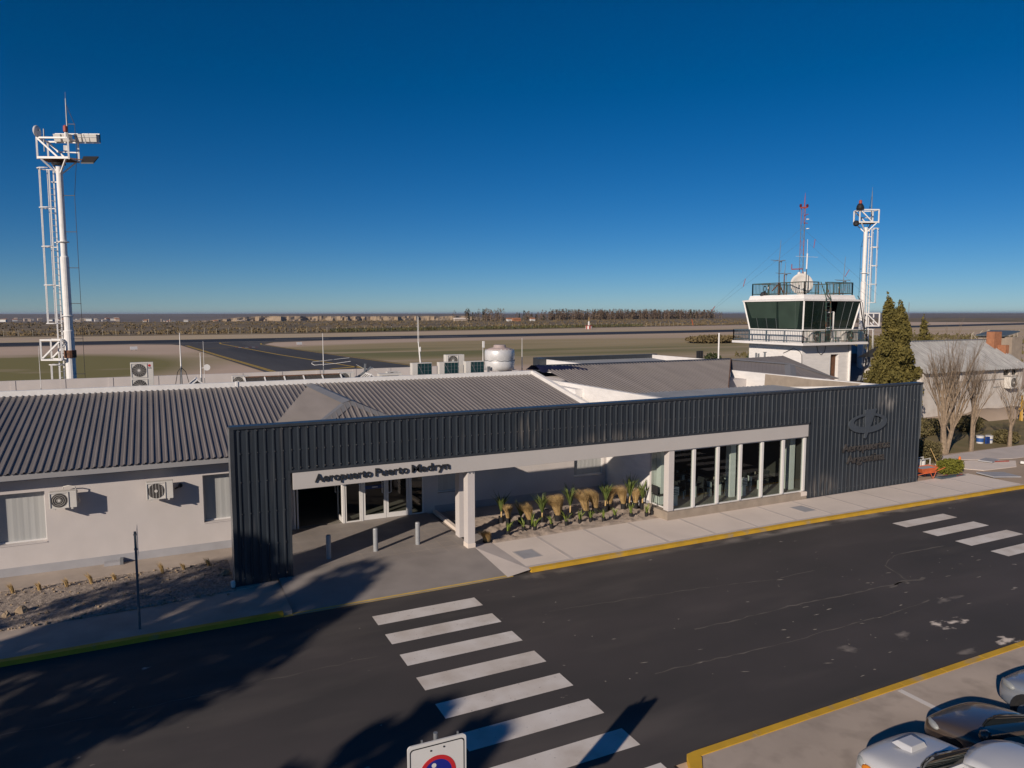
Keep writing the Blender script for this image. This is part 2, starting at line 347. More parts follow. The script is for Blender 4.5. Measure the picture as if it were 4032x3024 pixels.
for i in range(420):
    x=rnd.uniform(-9,-.1); y=rnd.uniform(-.55,2.7) if rnd.random()<.5 else rnd.choice([rnd.gauss(2.4,.15),rnd.gauss(-.3+.05*x,.12)]); r=rnd.uniform(.015,.05)
    y=min(2.75,max(-.6+.0*x,y))
    mb.lathe([(r*.5,-r*.4),(r,0),(r*.6,r*.6)],(x,y,.03),5)
stuff(mb.build('loose_stones',M['stone']),'pale loose stones scattered over the gravel bed','stones')
stuff(rough('planter_soil',8.96,16.8,lambda x:.42,lambda x:3.6,-.02,M['soil'],60,28,.12),'turned grey brown soil in the planting bed','soil')
mb=MB(); mb.box(8.9,17.15,3.6,5.2,-.2,.03); struct(mb.build('pavement',M['oldwalk']))
mb=MB(); mb.box(8.12,8.94,.43,5.2,-.2,.02); struct(mb.build('pavement',M['tile']))
mb=MB(); mb.bar((8.42,5.15,.1),(8.32,1.9,.1),.14,.14); struct(mb.build('kerb',M['walk']))
sheet('dirt_yard',[(29.9,kerb_y(29.9)+.08),(36.5,kerb_y(36.5)+.08),(90,kerb_y(90)+.08),(90,40),(29.9,40)],-.03,M['dirt'])
# ------------------------------------------------------------------ terminal building
T=thing('terminal_building','long low white airport terminal with dark ribbed front frame and grey metal roofs','terminal')
def part(mb,name,m,parent=T,**k): return mb.build(name,m,parent,**k)
def ribbed(mb,o,u,v,n,u0,u1,lo,hi,pitch,rib,top,h):
    """corrugated sheet: ribs run along v, lo(u)/hi(u) bound every rib line"""
    o,u,v,n=map(Vector,(o,u,v,n)); prof=[]; k=math.floor(u0/pitch)
    while k*pitch<u1:
        b=k*pitch
        for du,dh in ((0,0),(pitch-rib,0),(pitch-rib+(rib-top)/2,h),(pitch-(rib-top)/2,h)):
            if u0<=b+du<=u1: prof.append((b+du,dh))
        k+=1
    prof=[(u0,0)]+prof+[(u1,0)]
    b=len(mb.v); 
    for (a,dh) in prof:
        p=o+u*a+n*dh; mb.v.append(tuple(p+v*lo(a))); mb.v.append(tuple(p+v*max(lo(a),hi(a))))
    for i in range(len(prof)-1):
        mb.f.append((b+2*i,b+2*i+2,b+2*i+3,b+2*i+1)); mb.m.append(mb.cur)
# dark frame of the facade
mb=MB()
P=.2575
for a,b,lo in ((.08,1.66,.03),(1.66,24.72,3.54),(24.72,32.42,.03)):
    ribbed(mb,(0,-.005,0),(1,0,0),(0,0,1),(0,-1,0),a,b,lambda u,lo=lo:lo,lambda u:4.97,P,.085,.035,.036)
part(mb,'ribbed_cladding',M['clad'])
# screws on every second rib line
mb=MB()
k=0
while k*P<32.4:
    x=k*P+P-.02; k+=1
    if x<.1 or x>32.4: continue
    for z in ([.25,1.25,2.3,3.3,4.2] if x<1.6 or x>24.8 else [3.62,4.2])+[4.9]:
        mb.box(x-.012,x+.012,-.05,-.03,z-.012,z+.012)
part(mb,'screw',M['chrome'])['kind']='stuff'
mb=MB()
mb.box(-.04,32.47,-.07,.34,4.965,5.05)          # coping
mb.box(1.66,1.72,-.04,.30,.03,3.54); mb.box(1.70,24.72,-.045,.30,3.46,3.54); mb.box(24.66,24.72,-.045,.30,.03,3.54)
mb.box(0.0,1.66,-.02,.0,.0,.03); mb.box(24.7,32.45,-.04,.0,.0,.035)
part(mb,'dark_edge_trim',M['trim'])
mb=MB(); mb.box(-.045,.075,-.06,.0,.0,4.965); part(mb,'corner_trim',M['trim'])
part(MB().box(-.045,0.0,.0,.62,.0,4.962),'pillar_side_trim',M['trimlight']); part(MB().box(32.44,32.475,-.05,.3,2.2,4.962),'pillar_side_trim',M['trimlight'])
mb=MB(); mb.box(0.0,1.60,.0,.62,.0,4.96); mb.box(1.60,24.72,.002,.3,3.54,4.96); mb.box(24.78,32.44,.0,.3,.0,4.96); part(mb,'frame_core',M['soffit'])
mb=MB(); mb.box(1.79,24.62,-.03,.30,2.9,3.455); part(mb,'fascia_beam',M['beam'],bevel=.008)
# columns
def column(x0,x1,y0,y1,base):
    mb=MB(); mb.box(x0,x1,y0,y1,base,2.9); c=part(mb,'column',M['white'],bevel=.006); return c
c1=column(7.84,8.12,.06,.44,.24)
mb=MB(); mb.box(7.825,8.135,.045,.455,.0,.24); part(mb,'plinth',M['walk'],c1,bevel=.01)
for dx in (.06,.20): part(MB().box(7.84+dx,7.84+dx+.04,.045,.06,2.80,2.835),'bracket_slot',M['steel'],c1)
c2=column(8.03,8.31,1.36,1.75,.08); c2['label']='rear white column in half shadow'
column(16.76,17.03,.02,.34,.35)
# walls with holes: list of (x0,x1,z0,z1)
def wall(mb,x0,x1,y0,y1,z0,z1,holes):
    ex=sorted({x0,x1}|{h[0] for h in holes}|{h[1] for h in holes})
    for a,b in zip(ex,ex[1:]):
        hs=sorted([h for h in holes if h[0]<=a and h[1]>=b],key=lambda h:h[2]); z=z0
        for h in hs:
            if h[2]>z: mb.box(a,b,y0,y1,z,h[2])
            z=h[3]
        if z<z1: mb.box(a,b,y0,y1,z,z1)
FW=[(-12.5,-10.8,1.05,2.73),(-6.95,-5.42,1.05,2.73),(-.655,.95,1.05,2.77)]
mb=MB(); wall(mb,-16,1.9,4.15,4.5,-.1,3.4,FW); mb.box(1.7,1.9,4.5,5.2,-.1,3.4); part(mb,'front_wall',M['white'])
mb=MB(); mb.box(-16.02,1.9,4.135,4.15,.0,.30); part(mb,'wall_base_band',M['band'])
def window(h,y,dep,frame=.05,split=None,sill=True,m=None):
    x0,x1,z0,z1=h; mb=MB()
    a=y+dep
    mb.box(x0,x0+frame,a-.05,a+.02,z0,z1); mb.box(x1-frame,x1,a-.05,a+.02,z0,z1); mb.box(x0+frame,x1-frame,a-.05,a+.02,z1-frame,z1); mb.box(x0+frame,x1-frame,a-.05,a+.02,z0,z0+frame)
    if split: mb.box(split-.02,split+.02,a-.045,a+.02,z0+frame,z1-frame)
    f=part(mb,'window',M['alu'])
    mb=MB(); n=24
    for i in range(n):
        u0=x0+frame+(x1-x0-2*frame)*i/n; u1=x0+frame+(x1-x0-2*frame)*(i+1)/n; d=.003*math.sin(i*1.9)
        d2=.003*math.sin((i+1)*1.9)
        mb.add([(u0,a+.0+d,z0+frame),(u1,a+.0+d2,z0+frame),(u1,a+.0+d2,z1-frame),(u0,a+.0+d,z1-frame)],[(0,1,2,3)])
    part(mb,'curtained_pane',m or M['blind'],f)
    if sill:
        mb=MB(); mb.box(x0,x1,y-.02,a-.05,z0-.03,z0+.004); part(mb,'sill',M['white'],f)
    return f
for h in FW: window(h,4.15,.27)
BW=[(8.6,9.75,.86,2.35),(15.35,17.0,.88,2.45)]
DX0,DX1=2.62,7.96
mb=MB(); wall(mb,1.9,17.15,5.2,5.45,-.1,3.4,[(DX0,DX1,-.1,2.55)]+BW); part(mb,'entrance_wall',M['white'])
mb=MB(); mb.box(8.45,17.15,5.185,5.2,.0,.34); part(mb,'wall_base_band',M['band'])
for h in BW: window(h,5.2,.17)
# side wall of the planting court and its parapet along the cafe
mb=MB(); mb.box(17.15,17.45,1.5,5.2,-.1,3.3); mb.box(17.2,17.45,.36,11.2,3.3,4.9); part(mb,'court_side_wall',M['tower_sunlit_white'])  # lighter white than the front wall; sun on this side put into colour
mb=MB(); mb.box(17.135,17.15,1.52,5.19,.0,.34); part(mb,'wall_base_band',M['band'])
# entrance doors
def doorframe(mb,x0,x1,z0,z1,y,w=.07,base=.13,th=.06):
    mb.box(x0,x0+w,y,y+th,z0,z1); mb.box(x1-w,x1,y,y+th,z0,z1); mb.box(x0+w,x1-w,y,y+th,z1-w,z1); mb.box(x0+w,x1-w,y,y+th,z0,z0+base)
mb=MB()
for x0,x1 in ((2.62,2.69),(2.74,2.80),(4.53,4.62),(5.28,5.36),(7.30,7.38)): mb.box(x0,x1,5.17,5.29,.08,2.5)
mb.box(2.62,7.96,5.18,5.28,2.42,2.55); part(mb,'door_surround',M['alu'])
for x0,x1 in ((4.64,5.27),(7.39,7.95)):
    mb=MB(); doorframe(mb,x0,x1,.08,2.42,5.19,.05,.05); f=part(mb,'side_light',M['alu'])
    mb=MB(); mb.poly((x0+.05,5.22,.13),(x1-.05,5.22,.13),(x1-.05,5.22,2.37),(x0+.05,5.22,2.37)); part(mb,'pane',M['doorglass'],f)
for x0,x1,hx in ((5.37,6.33,6.24),(6.345,7.29,6.42)):
    mb=MB(); doorframe(mb,x0,x1,.09,2.41,5.19,.09,.2); f=part(mb,'entrance_door',M['alu'])
    mb=MB(); mb.poly((x0+.09,5.22,.29),(x1-.09,5.22,.29),(x1-.09,5.22,2.32),(x0+.09,5.22,2.32)); part(mb,'pane',M['doorglass'],f)
    mb=MB(); s=-1 if hx<6.3 else 1; hx2=hx+s*.1
    mb.tube([(hx,5.19,1.75),(hx,5.11,1.75),(hx2,5.09,1.72),(hx2,5.09,1.18),(hx,5.11,1.15),(hx,5.19,1.15)],.016,6); part(mb,'handle',M['alu'],f)
    if hx<6.3:
        mb=MB(); mb.box(x0+.09,x1-.09,5.205,5.213,1.36,1.5); mb.cur=1; mb.box(x0+.38,x1-.34,5.20,5.204,1.41,1.45); part(mb,'blue_band',[M['doorblue'],M['signwhite']],f)
mb=MB(); y0=5.24; y1=6.08                                   # opened leaf
for q in (5.24,5.99): mb.box(4.51,4.56,q,q+.09,.09,2.41)
mb.box(4.51,4.56,5.33,5.99,.09,.29); mb.box(4.51,4.56,5.33,5.99,2.32,2.41)
f=part(mb,'entrance_door',M['alu']); f['label']='white door leaf standing open into the dark hall'
mb=MB(); mb.poly((4.535,5.33,.29),(4.535,5.99,.29),(4.535,5.99,2.32),(4.535,5.33,2.32)); part(mb,'pane',M['doorglass'],f)
mb=MB(); mb.tube([(4.51,5.95,1.7),(4.41,5.95,1.7),(4.41,5.95,1.2),(4.51,5.95,1.2)],.016,6); part(mb,'handle',M['alu'],f)
# hall and cafe rooms
mb=MB()
mb.box(1.9,8.6,5.45,11.5,.0,.075); part(mb,'hall_floor',M['infloor'])
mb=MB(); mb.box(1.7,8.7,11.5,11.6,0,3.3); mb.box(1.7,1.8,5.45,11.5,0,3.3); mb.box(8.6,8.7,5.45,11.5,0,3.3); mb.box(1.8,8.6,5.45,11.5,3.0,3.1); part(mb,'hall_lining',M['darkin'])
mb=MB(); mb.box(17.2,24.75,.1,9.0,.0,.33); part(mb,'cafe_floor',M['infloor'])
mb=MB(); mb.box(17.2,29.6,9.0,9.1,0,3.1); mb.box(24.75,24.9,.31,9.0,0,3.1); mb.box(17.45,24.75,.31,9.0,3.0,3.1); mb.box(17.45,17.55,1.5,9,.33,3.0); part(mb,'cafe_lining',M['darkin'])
for x,y in ((20.75,.75),(24.2,.6),(17.2,1.1)): part(MB().box(x,x+.3,y,y+.3,.33,3.0),'cafe_pier',M['alu'])
# cafe glazing
mb=MB(); mb.box(16.66,24.62,-.06,.30,-.1,.335); mb.box(16.66,17.15,.30,1.55,-.1,.335); part(mb,'glazing_plinth',M['bare'],bevel=.01)
mb=MB(); mb.box(24.25,24.63,-.065,.2,.16,.34); part(mb,'plinth_corner',M['walk'])
mb=MB(); mb.box(17.03,24.52,.08,.16,.335,.385); mb.box(17.03,24.52,.08,.16,2.84,2.9); mb.box(16.97,17.03,.34,1.5,.335,.385); part(mb,'glazing_rail',M['alu'])
mx=[18.1,19.39,20.66,21.91,23.18,24.5]
for x in mx:
    mb=MB(); mb.box(x-.055,x+.055,.02,.16,.385,2.84); part(mb,'mullion',M['alu'])
for a,b in zip([17.03]+mx,mx):
    a+=.055 if a>17.1 else 0; mb=MB(); mb.poly((a,.115,.385),(b-.055,.115,.385),(b-.055,.115,2.84),(a,.115,2.84)); part(mb,'glass_pane',M['glass'])
mb=MB(); mb.poly((17.0,.34,.385),(17.0,1.5,.385),(17.0,1.5,2.95),(17.0,.34,2.95)); part(mb,'glass_pane',M['glass'])
mb=MB(); mb.box(17.0,17.15,1.5,1.62,.0,3.3); part(mb,'mullion',M['white'])
mb=MB(); mb.box(1.79,24.7,.3,1.45,2.98,3.04); mb.box(7.0,8.35,1.36,5.2,2.9,3.04); mb.box(1.7,8.35,1.45,5.2,3.0,3.06); part(mb,'soffit',M['soffit'])
# ---- roofs
SL=.2; inv=1/math.sqrt(1+SL*SL); N=(0,-SL*inv,inv); V=(0,inv,SL*inv); RL=(11.85-3.5)/inv
mb=MB(); ribbed(mb,(0,3.5,3.48),(1,0,0),V,N,-16,16.62,lambda u:0,lambda u:RL,.215,.085,.04,.04); part(mb,'main_roof',M['roof'])
mb=MB(); mb.box(-16,1.0,3.56,3.60,3.27,3.455); mb.box(8.2,16.62,3.56,3.60,3.27,3.455); part(mb,'eave_fascia',M['soffit'])
mb=MB(); mb.box(-16,1.7,3.6,4.15,3.24,3.27); mb.box(8.35,17.15,3.6,5.2,3.24,3.27); part(mb,'eave_soffit',M['soffit'])
mb=MB(); mb.box(-16,1.32,11.8,12.05,4.9,5.37); mb.box(1.32,16.6,11.82,12.07,4.9,5.36); mb.box(1.28,1.36,11.78,12.0,5.1,5.40); part(mb,'ridge_upstand',M['paint'])
mb=MB(); mb.prism([(16.58,3.5,3.3),(16.58,11.85,4.97),(16.58,12.07,5.35),(16.58,11.75,5.34),(16.58,3.5,3.68)],(.2,0,0))
mb.box(16.78,17.2,7.5,11.9,4.3,4.72); recalc(part(mb,'verge_upstand',M['tower_sunlit_white']))
# porch hip roof: slope .447
ps=.447; pi_=1/math.sqrt(1+ps*ps); X0=4.62; ZR=5.16; HW=3.7; ED=.32
mb=MB()
def vy(d): return ED if d>HW-.001 else max(ED,4.0-d)       # hip line (front)
def valley(d): return 11.85-d*ps/SL*1.0
ribl=lambda: None
L_=HW/pi_
# left slope: u along -Y, v along down-slope; right slope mirrored
for sgn in (-1,1):
    mb.cur=0
    k=.215; rows=[]; y=ED; prof=[]
    while y<11.9:
        for dy,dh in ((0,0),(.135,0),(.155,.035),(.195,.035)): prof.append((y+dy,dh))
        y+=k
    b=len(mb.v)
    for yy,dh in prof:
        dmax=min(HW,max(0,(11.85-yy)*SL/ps)); dmin=max(0.0,4.0-yy)
        dmax=max(dmax,dmin)
        for d in (dmin,dmax): mb.v.append((X0+sgn*(d+dh*ps*pi_*.5),yy,ZR-ps*d+dh*pi_))
    for i in range(len(prof)-1):
        mb.f.append((b+2*i,b+2*i+2,b+2*i+3,b+2*i+1) if sgn<0 else (b+2*i+1,b+2*i+3,b+2*i+2,b+2*i)); mb.m.append(0)
# front hip: u along X
VF=(0,pi_,ps*pi_); NF=(0,-ps*pi_,pi_)
ribbed(mb,(X0,ED,ZR-ps*(4.0-ED)),(1,0,0),VF,NF,-3.68,3.68,lambda u:0,lambda u:(4.0-ED-abs(u))/pi_,.215,.08,.035,.04)
part(mb,'porch_roof',M['roof'])
mb=MB()
def flatcap(p,q,w,dz=.05):
    p=Vector(p); q=Vector(q); d=(q-p); s=Vector((-d.y,d.x,0)).normalized()*w
    up=Vector((0,0,dz)); dn=Vector((0,0,-.10*w/.3))
    mb.add([p+up,q+up,q+s+dn+up,p+s+dn+up],[(0,1,2,3)]); mb.add([p+up,q+up,q-s+dn+up,p-s+dn+up],[(3,2,1,0)])
flatcap((X0,3.9,ZR),(X0,11.7,ZR),.3); flatcap((X0,4.05,ZR),(X0-3.65,.4,ZR-ps*3.65),.28,.06); flatcap((X0,4.05,ZR),(X0+3.65,.4,ZR-ps*3.65),.28,.06)
part(mb,'porch_ridge_cap',M['cap'])
# flat roof behind the ridge, back parapet
mb=MB(); mb.box(-16,17.2,12.07,17.5,4.0,4.86); mb.box(-16,18.0,17.5,22,4.0,4.3); part(mb,'flat_roof',M['bare'])
mb=MB(); mb.box(-16,18.2,22,22.22,0,5.0)
for i in range(16): mb.box(-15.6+i*2.25,-15.6+i*2.25+.22,21.98,22,4.3,5.0)
part(mb,'back_parapet',M['white'])
# cafe roof, hall roof, return wall, far wings
mb=MB(); ribbed(mb,(0,.34,4.42),(1,0,0),(0,1,0),(0,0,1),17.45,29.6,lambda u:0,lambda u:6.6,.3,.06,.03,.03); part(mb,'cafe_roof',M['lowroof'])
s2=(5.52-4.4)/(12.5-6.8); i2=1/math.sqrt(1+s2*s2)
mb=MB(); ribbed(mb,(0,6.8,4.4),(1,0,0),(0,i2,s2*i2),(0,-s2*i2,i2),17.46,31.45,lambda u:0 if u<26.1 else (u-26.1)*(5.7/5.4)/i2,lambda u:5.72/i2,.215,.085,.04,.04); part(mb,'hall_roof',M['roof'])
mb=MB(); mb.prism([(17.3,12.35,5.50),(31.5,12.35,5.50),(31.5,12.6,5.60),(31.5,12.9,5.52),(17.3,12.9,5.52),(17.3,12.6,5.60)],(0,0,-.02)); part(mb,'hall_ridge_cap',M['trim'])
mb=MB(); mb.bar((26.1,6.8,4.44),(31.5,12.5,5.56),.05,.12); part(mb,'valley_flashing',M['rust'])
zr=5.52; y0=7.65; xr=31.55; sw=.2
def tri(mb,a,b,c,d,pitch=.3):  # ribbed look by strips between two edges a-b (top) and d-c (bottom)
    a,b,c,d=map(Vector,(a,b,c,d)); n=max(2,int((b-a).length/pitch) if (b-a).length>.5 else int((c-d).length/pitch))
    nrm=(b-d).cross(c-a).normalized(); nrm=nrm if nrm.z>0 else -nrm
    pr=[]
    for i in range(n):
        for t,h in ((0,0),(.6,0),(.72,.012),(.9,.012)): pr.append(((i+t)/n,h))
    pr.append((1,0)); k=len(mb.v)
    for t,h in pr: mb.v.append(tuple(a.lerp(b,t)+nrm*h)); mb.v.append(tuple(d.lerp(c,t)+nrm*h))
    for i in range(len(pr)-1): mb.f.append((k+2*i,k+2*i+1,k+2*i+3,k+2*i+2)); mb.m.append(mb.cur)
mb=MB()
tri(mb,(xr,12.5,zr),(xr,y0,zr),(29.84,y0-1.7,zr-.62),(29.84,10.8,zr-.62))
tri(mb,(xr,y0,zr),(xr+.05,y0,zr),(32.5,5.0,4.8),(29.84,y0-1.7,zr-.62))
tri(mb,(xr,12.4,zr),(xr,y0,zr),(32.5,5.0,4.8),(35.3,7.3,4.5))
part(mb,'wing_roof',M['roof'])
mb=MB(); flatcap((xr,y0,zr),(xr,12.4,zr),.2); flatcap((xr,y0,zr),(32.5,5.0,4.82),.12); flatcap((xr,y0,zr),(29.9,y0-1.65,zr-.58),.3); part(mb,'wing_ridge_cap',M['cap'])
mb=MB(); tri(mb,(31.5,12.5,5.55),(35.8,12.2,5.66),(35.3,7.3,4.5),(32.2,8.4,5.36)); part(mb,'rear_wing_roof',M['roof'])
mb=MB(); mb.box(29.6,29.82,.3,10.45,0,5.035); mb.box(29.6,29.82,10.45,13,0,4.6); part(mb,'return_wall',M['tower_sunlit_white'])
mb=MB(); mb.prism([(29.594,7.62,5.0),(29.594,7.66,4.25),(29.594,4.0,4.6),(29.594,1.45,4.88),(29.594,1.2,5.0),(29.594,3.0,4.99),(29.594,4.6,4.96),(29.594,5.4,5.0)],(.006,0,0)); recalc(part(mb,'unpainted_patch',M['bare']))
mb=MB(); mb.box(29.82,32.4,.3,9,0,4.2); mb.box(17.45,29.6,9.1,13,0,4.6); part(mb,'rear_mass',M['white'])
mb=MB(); mb.box(23.2,34.4,24,24.25,0,5.24); mb.box(23.2,23.75,23.2,24,4.3,5.22); part(mb,'far_wing_fascia',M['trim'])
part(MB().box(23.76,24.0,17.2,24,4.2,5.12),'far_wing_parapet',M['tower_sunlit_white']); part(MB().box(33.9,34.1,16.5,24,4.2,5.18),'far_wing_parapet',M['tower_sunlit_white'])
mb=MB(); ribbed(mb,(0,17,4.55),(1,0,0),(0,1,.05),(0,0,1),24.0,33.9,lambda u:0,lambda u:7,.25,.09,.04,.05); part(mb,'far_wing_roof',M['lowroof'])
mb=MB(); mb.box(17.3,38,13.0,23,0,3.9); part(mb,'rear_wall',M['white'])
# ---- lettering
def text(s,name,x,z,width,h,ext,m,parent,y,bold=0.,shear=0.):
    if ' ' in s: raise ValueError(s)
    cu=bpy.data.curves.new('lettering','FONT'); cu.body=s; cu.size=1; cu.extrude=.5; cu.offset=bold; cu.shear=shear; cu.resolution_u=3
    o=bpy.data.objects.new('lettering',cu); COL.objects.link(o)
    dg=bpy.context.evaluated_depsgraph_get(); me=bpy.data.meshes.new_from_object(o.evaluated_get(dg))
    bpy.data.objects.remove(o)
    xs=[v.co.x for v in me.vertices]; w=max(xs)-min(xs); x0=min(xs)
    for v in me.vertices:
        a,b,c=v.co; v.co=(x+(a-x0)*width/w, y-(c+.5)*ext, z+b*h/.72)
    me.flip_normals() if False else None
    me.materials.clear(); me.materials.append(m)
    o=bpy.data.objects.new(name,me); COL.objects.link(o); o.parent=parent; recalc(o); return o
for w_,x_,l_ in (('Aeropuerto',2.47,1.87),('Puerto',4.46,1.15),('Madryn',5.73,1.38)): text(w_,'sign_lettering',x_,3.085,l_,.275,.045,M['grime'],T,-.035,.012)
text('Aeropuertos','sign_lettering',26.84,1.97,3.3,.40,.06,M['relief'],T,-.05,.008)
text('Argentina','sign_lettering',27.16,1.40,2.63,.40,.06,M['relief'],T,-.05,.008)
# emblem: flattened ring with a wedge through it
mb=MB(); n=48; ro=[];ri=[]
for k in range(n):
    t=2*math.pi*k/n; ro.append((28.48+1.33*math.cos(t),3.27+.47*math.sin(t)+.02*math.cos(t))); ri.append((28.48+1.0*math.cos(t),3.36+.27*math.sin(t)))
y0_,y1_=-.13,-.06
vs=[(x,y0_,z) for x,z in ro]+[(x,y0_,z) for x,z in ri]+[(x,y1_,z) for x,z in ro]+[(x,y1_,z) for x,z in ri]
fs=[]
for k in range(n):
    k2=(k+1)%n
    fs+=[(k,k2,n+k2,n+k),(2*n+k2,2*n+k,3*n+k,3*n+k2),(k2,k,2*n+k,2*n+k2),(n+k,n+k2,3*n+k2,3*n+k)]
mb.add(vs,fs)
mb.prism([(28.25,-.14,3.92),(29.03,-.14,3.94),(28.52,-.14,2.86),(28.34,-.14,2.53),(28.26,-.14,2.55),(28.3,-.14,3.05)],(0,.08,0))
recalc(part(mb,'emblem',mat('emblem_slate',(.062,.074,.09),.45,.05,2)))
# ------------------------------------------------------------------ wall condensers
def condenser(label,cat,loc,w,h,d,rz=0,fans=1,grille='dark',group=None,feet=True,logo=False,pipe=False,vertical_wires=False):
    """front faces -Y, base centre at origin"""
    t=thing('condenser_unit',label,cat,loc,rz,group)
    mb=MB(); mb.box(-w/2,w/2,-d/2,d/2,0,h); mb.build('casing',M['acbody'],t,bevel=.012)
    if grille=='dark':
        r=min(w*.31,h/fans*.42); cx=-w/2+w*.36 if fans==1 else -w*.13
        for i in range(fans):
            cz=h*(i+.5)/fans
            mb=MB(); mb.lathe([(r,-.012),(r,.01),(r*.96,.012),(.02,.012)],(cx,-d/2,cz),28,'y')
            g=mb.build('fan_grille',M['acdark'],t)
            mb=MB(); ra=r*.98
            for k in range(16 if fans>1 else 0):
                a=2*math.pi*k/16; mb.bar((cx+.2*ra*math.cos(a),-d/2-.02,cz+.2*ra*math.sin(a)),(cx+ra*math.cos(a+.3),-d/2-.02,cz+ra*math.sin(a+.3)),.008)
            if fans==1:
                if vertical_wires:
                    for k in (-2,-1,0,1,2): q=math.sqrt(max(.01,1-(k/2.6)**2))*ra; mb.bar((cx+k*ra/2.6,-d/2-.02,cz-q),(cx+k*ra/2.6,-d/2-.02,cz+q),.012)
                else:
                    for rr in (.3,.55,.8): mb.tube([(cx+rr*ra*math.cos(a*.2618),-d/2-.02,cz+rr*ra*math.sin(a*.2618)) for a in range(25)],.005,4)
            mb.lathe([(r*.2,-.03),(r*.2,.0)],(cx,-d/2,cz),16,'y'); mb.build('wire_guard',M['acbody'],g)
            mb=MB(); e=.022
            mb.box(cx-r-.04,cx+r+.04,-d/2-e,-d/2-.002,cz-r-.035,cz-r-.01); mb.box(cx-r-.04,cx+r+.04,-d/2-e,-d/2-.002,cz+r+.01,cz+r+.035)
            mb.box(cx-r-.04,cx-r-.015,-d/2-e,-d/2-.002,cz-r-.01,cz+r+.01); mb.box(cx+r+.015,cx+r+.04,-d/2-e,-d/2-.002,cz-r-.01,cz+r+.01)
            mb.build('fan_surround',M['acbody'],t)
    else:
        mb=MB(); mb.box(-w/2+w*.27,w/2-.03,-d/2-.006,-d/2+.01,.03,h-.03); g=mb.build('coil',M['teal'],t)
        mb=MB()
        for k in range(1,4): x=-w/2+w*.27+(w*.7)*k/4; mb.box(x-.008,x+.008,-d/2-.018,-d/2-.006,.03,h-.03)
        for k in range(1,3): z=.03+(h-.06)*k/3; mb.box(-w/2+w*.27,w/2-.03,-d/2-.014,-d/2-.006,z-.004,z+.004)
        mb.bar((-w/2+w*.27,-d/2-.012,h-.05),(-w/2+w*.27+.3,-d/2-.012,.05),.02); mb.build('coil_guard',M['steel'],g)
    if feet:
        for x in (-w*.32,w*.32): MB().box(x-.03,x+.03,-d/2-.03,d/2+.05,-.04,0).build('mounting_foot',M['acbody'],t)
    if logo:
        mb=MB(); mb.lathe([(.055,-.006),(.055,.004)],(w*.33,-d/2,h*.90),24,'y'); mb.build('badge',M['signred'],t)
        cu=bpy.data.curves.new('lettering','FONT'); cu.body='LG'; cu.size=.11; cu.extrude=.002; cu.offset=.002
        o=bpy.data.objects.new('lettering',cu); COL.objects.link(o); dg=bpy.context.evaluated_depsgraph_get(); me=bpy.data.meshes.new_from_object(o.evaluated_get(dg)); bpy.data.objects.remove(o)
        for v in me.vertices: a,b,c=v.co; v.co=(w*.33-.055+a,-d/2-.006-c,h*.80+b)
        me.materials.append(M['steel']); o=bpy.data.objects.new('lettering',me); COL.objects.link(o); o.parent=t
    if pipe:
        mb=MB(); mb.tube([(-w*.05,d/2+.12,h+.0),(-w*.0,d/2+.05,h+.10),(w*.2,d/2,h+.13),(w*.42,d/2-.02,h+.08),(w*.5,d/2+.04,h-.1)],.018,6)
        mb.tube([(w*.5,d/2,h*.55),(w*.57,d/2,h*.4),(w*.57,d/2+.05,h*.2),(w*.5,d/2+.08,h*.12)],.02,6); mb.build('hose',M['black'] if pipe==2 else M['acbody'],t)
    return t
condenser('off white air condenser with round mesh fan, beside the wide curtained window at left','air conditioner',(-4.86,3.77,2.215),.77,.54,.3,group='condensers on the white front wall',pipe=1)
condenser('off white air condenser with vertical bars over its fan, next to the dark frame','air conditioner',(-2.03,3.77,2.19),.83,.60,.3,group='condensers on the white front wall',vertical_wires=True)
mb=MB(); mb.tube([(-1.38,4.16,2.5),(-1.38,4.05,2.5)],.07,12); mb.tube([(-1.4,4.1,2.5),(-1.45,3.98,2.47),(-1.55,3.92,2.44)],.03,8); part(mb,'pipe_outlet',M['black'])
condenser('tall pale twin fan condenser with red badge standing behind the white roof ridge','air conditioner',(-2.54,13.2,4.9),.92,1.42,.36,fans=2,logo=True)
for x,lab in ((10.6,'leftmost of three pale condensers with teal coil on the roof'),(12.1,'pale condenser with teal coil on the roof, tall unit right behind it'),(13.62,'pale condenser with teal coil on the roof, nearest the white water tank')):
    condenser(lab,'air conditioner',(x,13.0,5.27),1.1,.64,.36,grille='teal',group='teal coil condensers on the roof')
condenser('tall cream twin fan condenser showing above the middle teal coil unit','air conditioner',(13.1,14.6,4.9),1.1,1.30,.4,fans=2)
condenser('small cream condenser low behind the ridge, left of the long skylight','air conditioner',(1.75,14.6,4.88),.78,.56,.3)
condenser('small cream condenser low behind the ridge, at right end of the long skylight','air conditioner',(6.95,14.4,4.88),.8,.56,.3)
condenser('small cream condenser low beside the leftmost teal coil unit','air conditioner',(9.55,14.6,4.86),.75,.52,.3)
t=thing('equipment_case','open fronted pale metal case with dark opening behind the roof ridge','equipment case',(9.0,13.4,4.86))
mb=MB(); mb.box(-.62,.62,-.2,.2,0,.52); mb.build('casing',M['acbody'],t,bevel=.01); mb=MB(); mb.box(-.45,.42,-.215,-.2,.1,.42); mb.build('opening',M['acdark'],t)
